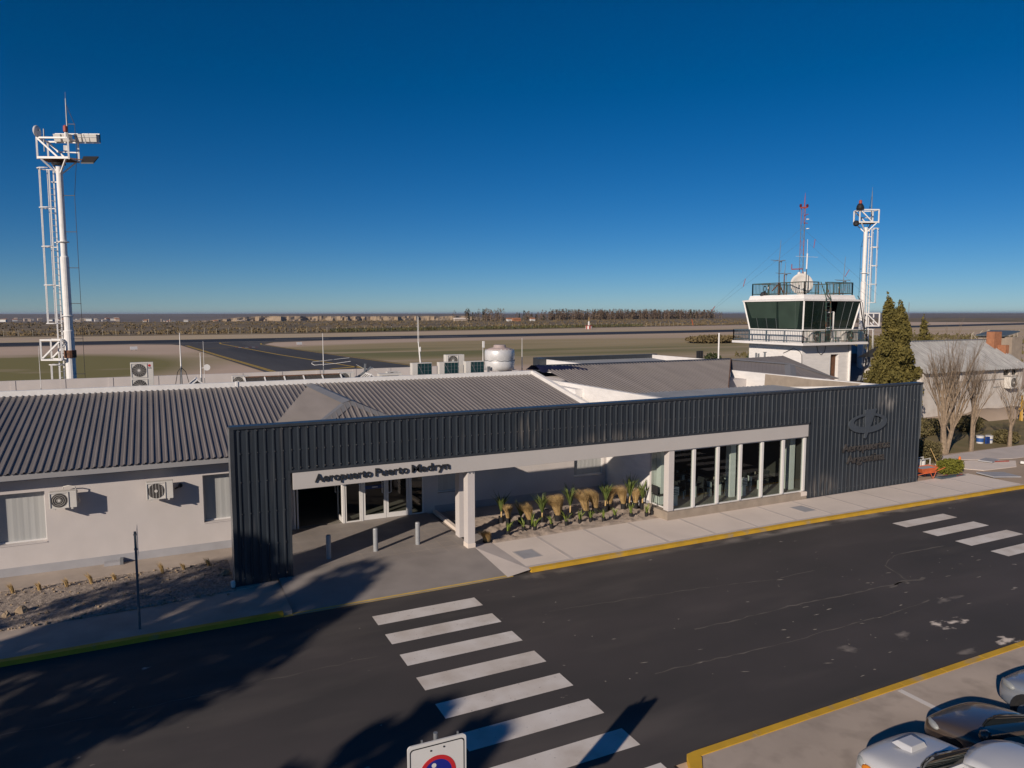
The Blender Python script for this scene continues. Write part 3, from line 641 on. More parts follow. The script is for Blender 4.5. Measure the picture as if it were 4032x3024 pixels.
# skylights
def skylight(label,x,y,w,l,h):
    t=thing('roof_skylight',label,'skylight',(x,y,4.86),group='white framed skylights on the flat roof')
    mb=MB(); mb.prism([(-w/2,0,0),(w/2,0,0),(0,0,h)],(0,l,0)); recalc(mb.build('glazing',M['acdark'],t))
    mb=MB(); mb.bar((-w/2,-.02,.03),(0,-.02,h+.02),.05,.06); mb.bar((w/2,-.02,.03),(0,-.02,h+.02),.05,.06); mb.bar((0,0,h+.03),(0,l,h+.03),.06,.06)
    for k in range(1,4): mb.bar((-w/2,l*k/3,.03),(0,l*k/3,h+.02),.04,.04)
    mb.build('frame',M['paint'],t); return t
skylight('small white gabled skylight behind the ridge, next to the tall twin fan unit',-.25,13.8,1.25,1.2,.50)
skylight('small white gabled skylight behind the ridge, in front of the fallen grey bracket',8.0,13.3,1.2,1.1,.47)
t=thing('roof_skylight','long rust edged skylight with white bars lying along the roof ridge','skylight',(4.3,14.2,4.86))
mb=MB(); mb.prism([(-2.4,-.6,0),(-2.4,.6,0),(-2.4,0,.5)],(4.7,0,0)); recalc(mb.build('glazing',M['acdark'],t))
mb=MB(); mb.bar((-2.4,0,.53),(2.3,0,.53),.07,.05); mb.build('ridge_bar',M['rust'],t)
mb=MB()
for k in range(6): x=-2.4+k*.94; mb.bar((x,0,.53),(x+.06,-.64,.02),.06,.04)
mb.build('frame',M['paint'],t)
t=thing('fallen_bracket','grey metal arm of a fallen antenna bracket leaning on the roof','bracket',(7.9,14.6,4.86))
mb=MB(); mb.bar((-.55,0,.1),(.45,0,.78),.12,.1); mb.bar((.05,-.05,.25),(.12,-.05,.98),.09,.09); mb.build('arm',M['steel'],t)
mb=MB(); mb.bar((.45,0,.78),(.95,0,.45),.03,.05); mb.bar((-.35,0,.95),(.6,0,.4),.02); mb.bar((-.6,0,.05),(-.35,0,.35),.14,.02); mb.build('strut',M['acbody'],t)
# water tank
t=thing('water_tank','foil wrapped white water tank with pale lid standing on the terminal roof','water tank',(16.07,14.9,4.86))
mb=MB(); mb.lathe([(.84,0),(.86,.25),(.88,.5),(.87,.54),(.85,.58),(.87,.62),(.88,.9),(.87,1.1),(.83,1.18)],(0,0,.36),40); mb.build('body',M['tank'],t,smooth=True)
mb=MB(); mb.lathe([(.84,.0),(.6,.1),(.36,.15),(.35,.27),(.30,.30)],(0,0,1.52),32); mb.build('lid',mat('tank_lid_beige',(.42,.34,.32),.6,.05,3),t,smooth=True)
mb=MB(); mb.tube([(.89*math.cos(a*.13),.89*math.sin(a*.13),.92+.015*math.sin(a*2)) for a in range(49)],.018,5); mb.build('rope',M['steel'],t)
mb=MB(); mb.box(-.9,.9,-.7,.7,0,.36); mb.build('stand',M['white'],t)
mb=MB()
rnd=random.Random(4)
for k in range(22):
    a=2*math.pi*k/22; b=a+.22; h=rnd.uniform(.02,.1); mb.add([(.865*math.cos(a),.865*math.sin(a),1.5),(.865*math.cos(b),.865*math.sin(b),1.5),(.80*math.cos((a+b)/2),.80*math.sin((a+b)/2),1.52+h)],[(0,1,2)])
mb.build('loose_wrap',M['tank'],t)
mb=MB(); mb.box(-1.02,-.86,-.6,-.5,.2,.62); mb.build('valve_box',M['steel'],t)
t=thing('tarpaulin','crumpled dark blue tarpaulin lying over the roof ridge beside the tank','tarpaulin',(18.6,12.6,5.1))
mb=MB(); rnd=random.Random(6); nx,ny=14,8; vs=[]
for i in range(nx+1):
    for j in range(ny+1):
        x=-1.6+3.0*i/nx; y=-1.0+1.6*j/ny; ed=abs(j/ny-.5)*2
        vs.append((x+rnd.uniform(-.08,.08),y-.5*(i/nx)**2+rnd.uniform(-.06,.06),.46-.1*(i/nx)-.32*ed**3+rnd.uniform(0,.09)-(.25*max(0,i/nx-.5))))
mb.add(vs,[(i*(ny+1)+j,(i+1)*(ny+1)+j,(i+1)*(ny+1)+j+1,i*(ny+1)+j+1) for i in range(nx) for j in range(ny)])
mb.build('cloth',mat('tarpaulin_navy',(.01,.012,.045),.6,.2,3),t,smooth=True)
# thin roof antennas
def rod(label,x,y,z0,z1,r=.016,kind='paint',dish=False,loop=False,bent=None):
    t=thing('whip_antenna',label,'antenna',(x,y,4.86),group='thin whip antennas on the terminal roof')
    mb=MB(); b=bent or 0
    mb.tube([(0,0,z0-4.86),(b*.5,0,(z0+z1)/2-4.86),(b,0,z1-4.86)],[r*1.3,r,r*.6],6); mb.build('rod',M[kind],t)
    mb=MB(); mb.tube([(0,0,0),(0,0,z0-4.86)],r*1.6,6); mb.build('mast',M['steel'],t)
    if dish:
        mb=MB(); mb.lathe([(.16,0),(.13,.03),(.05,.06)],(.28,-.05,.95),16,'y'); mb.bar((0,0,.92),(.28,0,.95),.03); mb.build('small_dish',M['paint'],t)
    if loop:
        mb=MB(); mb.tube([(-.62+.0,-.0,.98),(-.55,.1,1.06),(.4,.35,1.12),(1.55,.6,1.2)],.014,5); mb.tube([(-.62,0,.98),(-.5,-.12,.9),(.6,-.2,.96),(1.4,-.3,1.06)],.014,5); mb.build('element',M['paint'],t)
    return t
rod('thick white whip antenna on a dark tripod behind the twin fan unit',-.86,16,5.9,7.56,.028)
for s in (-1,0,1):
    pass
rod('thin pole with a small white dish above the small gabled skylight',.04,16,5.3,6.55,.03,dish=True)
rod('hair thin red tipped rod beside the pole with the small dish',.25,17,5.2,7.1,.012)
rod('slim rod with a long bowed crosswise wire above the long skylight',6.12,16,5.7,7.45,.018,loop=True)
t=rod('tall twin rod antenna with bulging white joint behind the leftmost teal coil unit',11.6,16,5.7,6.9,.04,bent=-.12)
mb=MB(); mb.tube([(-.14,0,1.98),(-.16,0,3.5)],.012,5); mb.tube([(-.08,0,1.9),(-.1,0,3.46)],.012,5); mb.build('twin_rod',M['paint'],t)
mb=MB(); mb.lathe([(.02,0),(.055,.05),(.055,.25),(.02,.3)],(-.01,0,1.45),10); mb.build('joint',M['paint'],t)
t=rod('short white pole with a flat panel head left of the water tank',15.5,16,5.6,6.5,.025)
mb=MB(); mb.box(-.03,.09,-.04,.04,1.62,2.0); mb.build('panel',M['paint'],t)
rod('bare thin rod right of the water tank',18.1,16,5.2,7.0,.018)
rod('hair thin rod far left behind the roof ridge',-6.9,17,5.0,7.0,.012)
for z in range(1):
    t=thing('antenna_tripod','dark wire tripod foot under the thick white whip antenna','tripod',(-.86,16,4.86))
    mb=MB()
    for a in (0.3,2.4,4.5): mb.tube([(0,0,1.0),(.22*math.cos(a),.22*math.sin(a),.75),(.4*math.cos(a),.4*math.sin(a),.0)],.016,5)
    mb.build('leg_frame',M['black'],t)
t=thing('white_pole','plain white pole rising behind the grey roofs left of the tower','pole',(42.6,26,0)); mb=MB(); mb.tube([(0,0,0),(0,0,6.65)],.07,10); mb.build('shaft',M['paint'],t); mb=MB(); mb.lathe([(.02,0),(.09,.04),(.09,.1),(.02,.15)],(0,0,6.62),10); mb.build('finial',M['paint'],t)
t=thing('vent_stack','cluster of short black pipes standing at the end of the far roof wing','vent',(40.5,26,4.0))
mb=MB()
for k in range(4): mb.tube([(-.3+k*.19,0,0),(-.3+k*.19,0,1.25)],.075,8)
mb.build('pipe',M['black'],t)
t=thing('roof_flue','pair of stubby grey flue pipes on the hipped roof before the tower','flue',(40.6,18.6,4.9))
mb=MB()
for x,h in ((-.9,.55),(-.65,.5),(0,.55)): mb.tube([(x,0,-.2),(x,0,h)],.07,8); 
mb.lathe([(.14,0),(.14,.05)],(0,0,.55),10); mb.build('pipe',M['steel'],t)

# ------------------------------------------------------------------ flood light masts
def mast(name_label,base,K,right=False):
    t=thing('floodlight_mast',name_label,'light mast',base,group='white floodlight masts')
    h=K['h']; mb=MB(); mb.tube([(0,0,0),(0,0,h*.22),(0,0,h*.23),(0,0,h*.45),(0,0,h*.455),(0,0,h*.7),(0,0,h*.705),(0,0,h)],[.30,.30,.265,.265,.225,.225,.17,.17],16)
    for z in (.28,.5,.75): mb.lathe([(.28,0),(.30,.03),(.28,.06)],(0,0,h*z),16)
    p=mb.build('pole',M['paint'],t,smooth=False)
    mb=MB(); mb.lathe([(.315,0),(.325,.02),(.325,.42),(.315,.44)],(0,0,K['rust']),16); mb.build('rust_band',M['rust'],p)
    # axes: a along the platform's long side seen from the road
    A=Vector((math.cos(K['rot']),math.sin(K['rot']),0)); B=Vector((-A.y,A.x,0))
    def P(a,b,z): return tuple(A*a+B*b+Vector((0,0,z)))
    w=.86; dpt=.52; z0=h+.35; z1=h+1.5
    mb=MB(); mb.prism([P(-w,-dpt,z0),P(w,-dpt,z0),P(w,dpt,z0),P(-w,dpt,z0)],(0,0,.07)); recalc(mb.build('platform_floor',M['rust'],t))
    mb=MB()
    for b in (-dpt,dpt):
        for a in (-w,w): mb.bar(P(a,b,z0-.02),P(a,b,z1),.09)
        mb.bar(P(-w,b,z1),P(w,b,z1),.09); mb.bar(P(-w,b,z0+.06),P(w,b,z0+.06),.10,.12); mb.bar(P(-w+.05,b,z1-.03),P(.25,b,z0+.1),.09)
    for a in (-w,w): mb.bar(P(a,-dpt,z1),P(a,dpt,z1),.08); mb.bar(P(a,-dpt,z0+.06),P(a,dpt,z0+.06),.09); 
    mb.bar(P(-w+.5,dpt,z0+.6),P(w,dpt,z0+.55),.06)
    mb.build('platform_railing',M['paint'],t)
    mb=MB()
    for a,b in ((-w*.8,-dpt),(w*.8,-dpt),(-w*.8,dpt),(w*.8,dpt)): mb.bar((0,0,h-.5),P(a,b,z0),.08)
    mb.build('bracket',M['paint'],t)
    # ladder and cage on the side
    sd=K['side']; C_=Vector((math.cos(sd),math.sin(sd),0)); D_=Vector((-C_.y,C_.x,0))
    def Q(a,b,z): return tuple(C_*a+D_*b+Vector((0,0,z)))
    mb=MB()
    for b in (-.22,.22): mb.bar(Q(.55,b,1.5),Q(.46,b,h-.2),.07)
    for k in range(int((h-2)/.35)): mb.bar(Q(.55-.005*k*.35,-.22,1.8+k*.35),Q(.55-.005*k*.35,.22,1.8+k*.35),.025)
    for z in (.15,.45,.75,.95): mb.bar(Q(.1,0,h*z),Q(.5,0,h*z),.05)
    mb.build('ladder',M['paint'],t)
    zc=K['cage']; 
    mb=MB(); hoop=[(.5,-.26),(.62,-.34),(.92,-.34),(1.12,-.2),(1.18,0),(1.12,.2),(.92,.34),(.62,.34),(.5,.26)]
    for (za,zb,n) in ((zc,h-.1,5),(1.5,zc-2.4,2)):
        for k in range(n):
            z=za+(zb-za)*k/(n-1) if n>1 else za; mb.tube([Q(a,b,z) for a,b in hoop],.032,5)
        for a,b in ((.92,-.34),(.92,.34),(1.18,0)): mb.tube([Q(a,b,za),Q(a-.04,b,zb)],.026,5)
    mb.build('ladder_cage',M['paint'],t)
    # rest platform
    mb=MB(); za=zc-2.1; zb=za+1.15
    for b in (-.5,.5):
        for q in ((.2,zb,1.36,zb),(.2,za,1.36,za),(1.36,za,1.36,zb),(.2,za,.2,zb),(.25,zb-.1,1.25,za+.1) if right else (1.28,za+.1,.3,zb-.1)): mb.bar(Q(q[0],b,q[1]),Q(q[2],b,q[3]),.085)
    for q in ((.2,zb),(1.36,zb),(1.36,za),(.2,za)): mb.bar(Q(q[0],-.5,q[1]),Q(q[0],.5,q[1]),.085)
    mb.build('rest_platform',M['paint'],t)
    # lightning rod and down cable on stand-offs
    ax,bx=K['rodpos']; rp=Vector(P(ax,bx,z0))
    mb=MB(); mb.tube([tuple(rp),tuple(rp+Vector((0,0,1.6))),tuple(rp+Vector((0,0,K['rod'])))],[.05,.045,.025],8); mb.tube([tuple(rp+Vector((0,0,K['rod']))),tuple(rp+Vector((0,0,K['rod']+.35)))],.012,5); mb.build('lightning_rod',M['steel'],t)
    cs=K['cableside']; E_=Vector((math.cos(cs),math.sin(cs),0))
    mb=MB(); pts=[tuple(rp+Vector((0,0,K['rod']-.3))),tuple(rp+E_*.42+Vector((0,0,K['rod']-1.4))),tuple(rp+E_*.45+Vector((0,0,.3)))]
    zs=[h-1.6-2.05*k for k in range(int((h-2)/2.05))]
    pts+=[tuple(E_*.78+Vector((0,0,z))) for z in zs]
    mb.tube(pts,.014,5); 
    for z in zs: mb.bar(tuple(E_*.15+Vector((0,0,z))),tuple(E_*.8+Vector((0,0,z))),.035)
    mb.bar(tuple(rp+Vector((0,0,K['rod']-1.4))),tuple(rp+E_*.45+Vector((0,0,K['rod']-1.4))),.03); mb.build('down_cable',M['black'],t)
    return t,P,h,z0,z1
# left mast
t,P,h,z0,z1=mast('tall white floodlight mast at far left with caged ladder and row of lamps',(-6.45,26.0,-.16),dict(h=17.0,rust=6.1,rot=-.42,side=math.pi-.42,cage=8.1,rodpos=(.85,-.5),rod=3.3,cableside=-.42))
mb=MB(); mb.lathe([(.02,-.13),(.2,-.10),(.32,-.01),(.33,.02),(.2,.06),(.02,.07)],(0,0,0),20,'x'); 
o=mb.build('microwave_dish',M['paint'],t,smooth=True); p=P(-.82,-.5,z1+.34); o.location=p; o.rotation_euler=(0,0,R(-30)); recalc(o)
mb=MB(); mb.tube([P(-.84,-.5,z1),P(-.84,-.5,z1+.35)],.03,6); mb.tube([P(-.5,-.45,z0+.4),P(-.47,-.45,z1+.5)],.035,6); mb.bar(P(-1.0,-.55,z1+.4),P(-.62,-.5,z1+.4),.05); mb.build('dish_arm',M['steel'],t)
mb=MB(); mb.lathe([(.10,0),(.11,.03),(.11,.3),(.06,.36)],P(.76,-.52,z1+.32),14); mb.build('beacon',M['red'],t); mb=MB(); mb.tube([P(.76,-.52,z1),P(.76,-.52,z1+.32)],.06,8); mb.build('beacon_post',M['paint'],t)
# lamp row on a frame cantilevered to the right
mb=MB()
for z in (z1-.12,z1+.36): mb.bar(P(-.2,.15,z),P(2.3,.15,z),.06)
for a in (-.2,.45,1.05,1.6,2.3): mb.bar(P(a,.15,z1-.12),P(a,.15,z1+.36),.05)
mb.bar(P(2.3,.15,z1-.12),P(2.3,.15,z1+.36),.05); mb.build('lamp_frame',M['paint'],t)
for a in (.02,.5,1.18,1.62,2.02):
    mb=MB(); mb.add([P(a-.2,-.12,z1+.30),P(a+.2,-.12,z1+.30),P(a+.2,.3,z1+.38),P(a-.2,.3,z1+.38),P(a-.17,-.02,z1-.1),P(a+.17,-.02,z1-.1),P(a+.17,.25,z1-.05),P(a-.17,.25,z1-.05)],[(0,1,2,3),(7,6,5,4),(0,4,5,1),(1,5,6,2),(2,6,7,3),(3,7,4,0)])
    l=recalc(mb.build('floodlight',M['acbody'],t))
    mb=MB(); mb.add([P(a-.2,-.1,z1+.13),P(a+.2,-.1,z1+.13),P(a+.2,-.06,z1+.30),P(a-.2,-.06,z1+.30)],[(0,1,2,3)]); mb.build('visor',M['steel'],l)
mb=MB(); mb.prism([P(1.55,-.6,z0-.28),P(2.25,-.6,z0-.28),P(2.4,-.3,z0+.12),P(1.55,-.3,z0+.12)],(0,0,.07)); l=recalc(mb.build('floodlight',M['black'],t)); l['label']='black floodlight below the platform'
mb=MB(); mb.bar(P(1.0,-.6,z0),P(1.6,-.5,z0-.05),.05); mb.build('arm',M['rust'],l)
mb=MB(); mb.lathe([(.34,0),(.36,.08),(.2,.16)],(0,0,h+.12),14); mb.build('junction_box',M['black'],t)
mb=MB(); mb.box(-.12,.12,-.1,.1,0,.28); o=mb.build('white_box',M['paint'],t); o.location=P(.7,-.45,z0+.45)
# right mast
t,P,h,z0,z1=mast('white floodlight mast right of the control tower with its lamps pointing left',(55.7,22.0,-.16),dict(h=16.3,rust=2.0,rot=-.42,side=-.42,cage=9.6,rodpos=(.6,.3),rod=2.9,cableside=math.pi*.35),True)
mb=MB(); mb.lathe([(.34,0),(.30,.22),(.2,.42),(.12,.45)],(0,0,0),16); o=mb.build('floodlight',M['black'],t); o.location=P(-.8,-.4,z1+.1); o.rotation_euler=(.3,-.5,0)
mb=MB(); mb.lathe([(.13,0),(.13,.28),(.07,.34)],P(-.8,-.4,z1+.5),12); mb.build('beacon',M['red'],t)
mb=MB(); mb.lathe([(.26,0),(.24,.2),(.1,.3)],(0,0,0),16); o=mb.build('floodlight',M['black'],t); o.location=P(-1.15,-.5,z0-.1); o.rotation_euler=(.5,-1.0,0)
# ------------------------------------------------------------------ control tower
BX,BY=43.43,17.56; BXR,BYB=49.0,23.2
t=thing('control_tower','white square control tower with dark outward leaning glass cab and railed balcony','control tower',(46.2,20.4,-.1)); O=(46.2,20.4,-.1); TW=t
def tp(mb,n,m,par=None,**k): return mb.build(n,m,par or TW,off=O,**k)
mb=MB(); wall(mb,BX,BXR,BY,BY+.3,-.1,6.0,[(46.65,47.55,3.0,5.2)]); mb.box(BX,BX+.3,BY+.3,BYB,-.1,6.0); mb.box(BXR-.3,BXR,BY+.3,BYB,-.1,6.0); mb.box(BX+.3,BXR-.3,BYB-.3,BYB,-.1,6.0)
tp(mb,'shaft_wall',M['tower_sunlit_white'])
mb=MB(); mb.box(46.65,47.5,BY+.26,BY+.29,3.0,5.2); tp(mb,'door',M['rust'])
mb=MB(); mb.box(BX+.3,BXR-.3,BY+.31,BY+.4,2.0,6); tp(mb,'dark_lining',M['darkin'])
mb=MB(); mb.tube([(BXR-.25,BY-.08,1.0),(BXR-.25,BY-.08,6.0)],.10,8); tp(mb,'drain_pipe',M['paint'])
mb=MB(); mb.box(42.5,49.85,16.66,24.3,6.0,6.2); tp(mb,'balcony_slab',M['tower_sunlit_white'],bevel=.02)
# sill wall, cab
mb=MB(); wall(mb,BX,BXR,BY,BY+.2,6.2,7.17,[(45.75,46.7,6.2,7.17)]); mb.box(BX,BX+.2,BY+.2,BYB,6.2,7.17); mb.box(BXR-.2,BXR,BY+.2,BYB,6.2,7.17); mb.box(BX+.2,BXR-.2,BYB-.2,BYB,6.2,7.17); tp(mb,'sill_wall',M['tower_sunlit_white'])
mb=MB(); mb.box(BX-.05,BXR+.05,BY-.05,BY,7.14,7.22); mb.box(BX-.05,BX,BY,BYB+.05,7.14,7.22); tp(mb,'sill',M['paint'])
F=.38; zb,zt=7.18,9.45
def gp(x,y,f): # lean outwards
    cx,cy=(BX+BXR)/2,(BY+BYB)/2
    return (x+(F*f if x>cx+.01 and x>BXR-.01 else -F*f if x<BX+.01 else (x-cx)/(BXR-cx)*F*f), y+(F*f if y>BYB-.01 else -F*f if y<BY+.01 else (y-cy)/(BYB-cy)*F*f), zb+(zt-zb)*f)
def pane(a,b,name='glass_pane',f0=0,f1=1):
    mb=MB(); mb.poly(gp(*a,f0),gp(*b,f0),gp(*b,f1),gp(*a,f1)); return tp(mb,name,M['towerglass'])
xsn=[BX,44.35,45.3,45.75]; 
for a,b in zip(xsn,xsn[1:]): pane((a,BY),(b,BY))
for a,b in ((46.72,47.45),(47.45,48.25),(48.25,BXR)): pane((a,BY),(b,BY))
ysn=[BYB,22.2,21.2,20.2,19.2,18.3,BY]
for a,b in zip(ysn,ysn[1:]): pane((BX,a),(BX,b))
for a,b in zip([BY,19.4,21.3],[19.4,21.3,BYB]): pane((BXR,a),(BXR,b))
for a,b in zip([BXR,47,45],[47,45,BX]): pane((a,BYB),(b,BYB))
mb=MB()
for q in ((BX,BY),(BXR,BY),(BX,BYB)): mb.bar(gp(*q,0),gp(*q,1),.11)
tp(mb,'corner_post',M['paint'])
mb=MB()
for y in ysn[1:-1]: mb.bar(gp(BX-.0,y,0),gp(BX,y,1),.022)
for x in (44.35,45.3,47.45,48.25): mb.bar(gp(x,BY,0),gp(x,BY,1),.025)
tp(mb,'glazing_joint',M['steel'])
mb=MB(); q=lambda y,f,e:(gp(BX,y,f)[0]-e,)+gp(BX,y,f)[1:]
mb.poly(q(22.7,.40,.012),q(20.15,.40,.012),q(20.0,.985,.012),q(22.95,.985,.012)); mb.poly(q(19.95,.05,.012),q(18.1,.05,.012),q(17.9,.985,.012),q(19.85,.985,.012)); tp(mb,'roller_blind',M['blindgreen'])
# doorway: half-open white leaf
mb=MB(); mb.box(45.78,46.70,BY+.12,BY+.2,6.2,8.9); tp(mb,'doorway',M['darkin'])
mb=MB(); mb.bar((46.62,BY-.08,6.22),(46.66,BY-.10,8.6),.14,.06); mb.bar((45.95,BY-.06,8.55),(46.66,BY-.1,8.6),.08,.06); mb.bar((45.95,BY-.06,7.35),(46.6,BY-.1,7.4),.06,.05); tp(mb,'door_leaf',M['paint'])
mb=MB(); mb.poly(gp(45.75,BY,0),gp(46.72,BY,0),gp(46.72,BY,1),gp(45.75,BY,1)); 
# roof
mb=MB(); cx,cy=(BX+BXR)/2,(BY+BYB)/2
def ring(x0,x1,y0,y1,z): return [(x0,y0,z),(x1,y0,z),(x1,y1,z),(x0,y1,z)]
e=F+.08
a=ring(BX-e,BXR+e,BY-e,BYB+e,9.45)+ring(BX-e,BXR+e,BY-e,BYB+e,9.56)+ring(BX-.12,BXR+.12,BY-.12,BYB+.12,9.62)+ring(BX-.02,BXR+.02,BY-.02,BYB+.02,9.95)
fs=[(3,2,1,0),(12,13,14,15)]
for l in range(3):
    for k in range(4): k2=(k+1)%4; fs.append((l*4+k,l*4+k2,l*4+4+k2,l*4+4+k))
mb.add(a,fs); tp(mb,'cab_roof',M['tower_sunlit_white'])
def railing(pts,z0,h,m,name,step=.16,mid=False,close=False,gap=None):
    mb=MB()
    for a,b in zip(pts,pts[1:]):
        a=Vector((*a,0)); b=Vector((*b,0)); L=(b-a).length; n=max(1,int(L/step))
        for zz,w in ((h,.07),(.12,.055))+(((h*.55),.05),)*mid: mb.bar((a.x,a.y,z0+zz),(b.x,b.y,z0+zz),w)
        for k in range(n+1):
            p=a.lerp(b,k/n); mb.bar((p.x,p.y,z0+.1),(p.x,p.y,z0+h),.022)
        m_=max(1,round(L/1.75))
        for k in range(m_+1): p=a.lerp(b,k/m_); mb.bar((p.x,p.y,z0),(p.x,p.y,z0+h+.02),.075)
    return tp(mb,name,m)
railing([(49.75,24.2),(42.6,24.2),(42.6,16.76)],6.2,.92,M['slate'],'balcony_railing',.17,True)
railing([(42.6,16.76),(49.75,16.76),(49.75,24.2)],6.2,.92,M['green'],'balcony_railing',.17)
railing([(45.05,BY+.06),(BX+.1,BY+.06),(BX+.1,BYB-.1),(BXR-.1,BYB-.1),(BXR-.1,BY+.06),(45.95,BY+.06)],9.95,.98,M['green'],'roof_railing',.15)
# ladder
mb=MB()
for x in (45.27,45.77): mb.bar((x,BY-.62,6.9),(x,BY-.52,9.7),.06); mb.bar((x,BY-.52,9.7),(x-.0,BY+.05,10.95),.05)
for k in range(10): mb.bar((45.27,BY-.62+.01*k,7.0+k*.29),(45.77,BY-.62+.01*k,7.0+k*.29),.035)
mb.bar((45.77,BY-.5,9.6),(45.77,BY,10.1),.05); tp(mb,'ladder',M['green'])
mb=MB(); mb.tube([(49.3,BY-.35,9.6),(49.4,BY-.5,8.5),(49.55,BY-.7,7),(49.8,BY-1.0,6.1),(49.7,BY-.9,4.4),(49.35,BY-.5,2.2)],.05,6); mb.tube([(49.2,BY-.2,9.9),(49.45,BY-.5,9.3),(49.6,BY-.7,7.2)],.03,6); tp(mb,'cable_bundle',M['black'])
mb=MB(); mb.tube([(BX-.03,19.4,5.3),(BX-.1,18.3,5.75),(BX-.04,17.7,5.5),(BX-.03,BY-.03,5.2),(BX+.05,BY-.04,3.6)],.02,5); mb.tube([(45.0,BY-.03,5.95),(45.15,BY-.04,5.45),(45.5,BY-.04,5.2),(45.9,BY-.04,5.45),(46.0,BY-.03,5.9)],.02,5); tp(mb,'wall_cable',M['black'])
condenser('cream condenser with curved arm on the tower balcony, left of the cab door','air conditioner',(44.5,17.15,6.24),1.35,.95,.4,group='condensers on the tower balcony')
condenser('cream condenser on the tower balcony, right of the cab door','air conditioner',(48.25,17.15,6.24),1.5,.95,.4,group='condensers on the tower balcony')
# things on the tower roof
t=thing('satellite_dish','large white satellite dish standing on the tower roof railing corner','satellite dish',(44.5,18.9,9.95))
mb=MB(); mb.lathe([(.01,.16),(.35,.13),(.65,.05),(.86,-.06),(.87,-.04),(.65,.09),(.01,.20)],(0,0,0),28,'y'); o=mb.build('reflector',mat('dish_offwhite',(.60,.58,.55),.6,.05,2),t,smooth=True); o.location=(.1,0,.85); o.rotation_euler=(-.12,0,-.62); recalc(o)
mb=MB(); mb.tube([(0,.2,0),(.05,.2,.8)],.05,8); mb.tube([(.4,-.1,.2),(-.5,-.8,.35),(-.75,-.95,.45)],.02,5); mb.build('stand',M['steel'],t)
mb=MB(); mb.box(-.95,-.65,-1.05,-.85,.4,.5); mb.build('feed_horn',M['paint'],t)
def dipole(label,x,y,zb,zp,ztop,arm,lean=0,m='slate',orange=False):
    t=thing('dipole_antenna',label,'antenna',(x,y,9.95))
    mb=MB(); mb.tube([(0,0,zb-9.95),(lean,0,zp-9.95)],.045,6); mb.build('mast',M[m],t)
    mb=MB(); mb.tube([(lean,0,zp-9.95),(lean+.12,0,ztop-9.95)],[.03,.012],5); mb.bar((lean-arm,0,zp-9.95+.1),(lean+arm,.2,zp-9.95+.1),.03); mb.bar((lean,-arm*.7,zp-9.95+.08),(lean,arm*.7,zp-9.95+.08),.03); mb.tube([(lean+.25,0,zp-9.95+.1),(lean+.2,0,zp-10.75)],.018,5); mb.bar((lean,0,zp-9.95),(lean+.28,0,zp-9.95),.12,.08); mb.build('radials',M['steel'],t)
    if orange:
        mb=MB(); mb.bar((-.0,0,.0),(0,0,1.0),.14); mb.bar((-.75,0,.35),(-.02,0,.95),.07); mb.bar((.6,0,-.0),(.05,0,.8),.07); mb.build('stand',M['rust'],t)
    return t
dipole('tall dipole antenna on an orange rusty stand at the tower roof corner',43.75,20.4,9.95,12.65,14.4,.9,-.1,'slate',True)
dipole('short dipole antenna just left of the white satellite dish',43.85,20.0,9.95,11.6,12.6,.95,0,'rust')
dipole('slender dipole antenna on the right end of the tower roof',49.0,18.6,9.95,11.1,13.1,1.0,0,'slate')
t=thing('whip_antenna','white rod antenna in front of the satellite dish on the tower','antenna',(44.2,18.1,9.95)); mb=MB(); mb.tube([(0,0,0),(0,0,2.1)],.035,6); mb.build('mast',M['slate'],t); mb=MB(); mb.tube([(0,0,2.0),(.03,0,3.2)],.055,6); mb.tube([(-.0,0,3.2),(0,0,4.3)],.015,5); mb.bar((-1.2,0,2.95),(1.2,0,2.95),.02); mb.build('radome',M['paint'],t)
for i,(x,lab) in enumerate(((42.9,'small white capped lamp by the rusty stand on the tower roof'),(48.2,'small white capped lamp at right on the tower roof'))):
    t=thing('obstruction_lamp',lab,'lamp',(x if i else 43.6,18.3 if i else 21.4,9.95)); mb=MB(); mb.tube([(0,0,0),(0,0,.55)],.05,8); mb.build('post',M['black'],t); mb=MB(); mb.lathe([(.07,0),(.07,.12),(.02,.16)],(0,0,.55),10); mb.build('cap',M['paint'],t)
t=thing('cable_coil','dark coil of cable lying on the tower roof behind the railing','cable coil',(43.6,21.8,9.95)); mb=MB(); mb.tube([(0,.16*math.cos(a*.4),.55+.24*math.sin(a*.4)) for a in range(17)],.04,5); mb.lathe([(.3,0),(.25,.25),(.05,.32)],(0,.1,.0),8); mb.build('coil',M['black'],t)
# lattice mast behind the tower with guys
t=thing('lattice_mast','slim red and white guyed lattice mast rising behind the tower roof','lattice mast',(49.7,23.6,9.5)); O2=(49.7,23.6,9.5)
mb=MB()
for k in range(3):
    a=2*math.pi*k/3+.3; mb.cur=0
    for j in range(12):
        mb.cur=(j//2)%2
        mb.bar((.2*math.cos(a),.2*math.sin(a),j*.68),(.2*math.cos(a),.2*math.sin(a),(j+1)*.68),.032)
        b=a+2*math.pi/3; mb.bar((.2*math.cos(a),.2*math.sin(a),j*.68),(.2*math.cos(b),.2*math.sin(b),(j+1)*.68),.014)
mb.build('lattice',[M['steel'],mat('faded_mast_red',(.30,.115,.09),.7,.1,4)],t)
mb=MB(); mb.tube([(0,0,8.1),(.12,0,9.5)],[.035,.012],6); mb.tube([(.1,0,8.1),(.12,0,9.3)],.012,5); mb.build('spire',M['red'],t)
mb=MB(); mb.bar((-.32,.1,8.2),(.32,-.1,8.25),.12); mb.bar((-1.0,.2,2.85),(.05,0,2.9),.09); mb.bar((-1.0,.2,2.85),(-1.0,.2,3.3),.05); mb.bar((0,0,7.5),(.55,0,7.7),.05); mb.bar((0,0,6.9),(.5,0,6.9),.05); mb.build('cross_arm',M['red'],t)
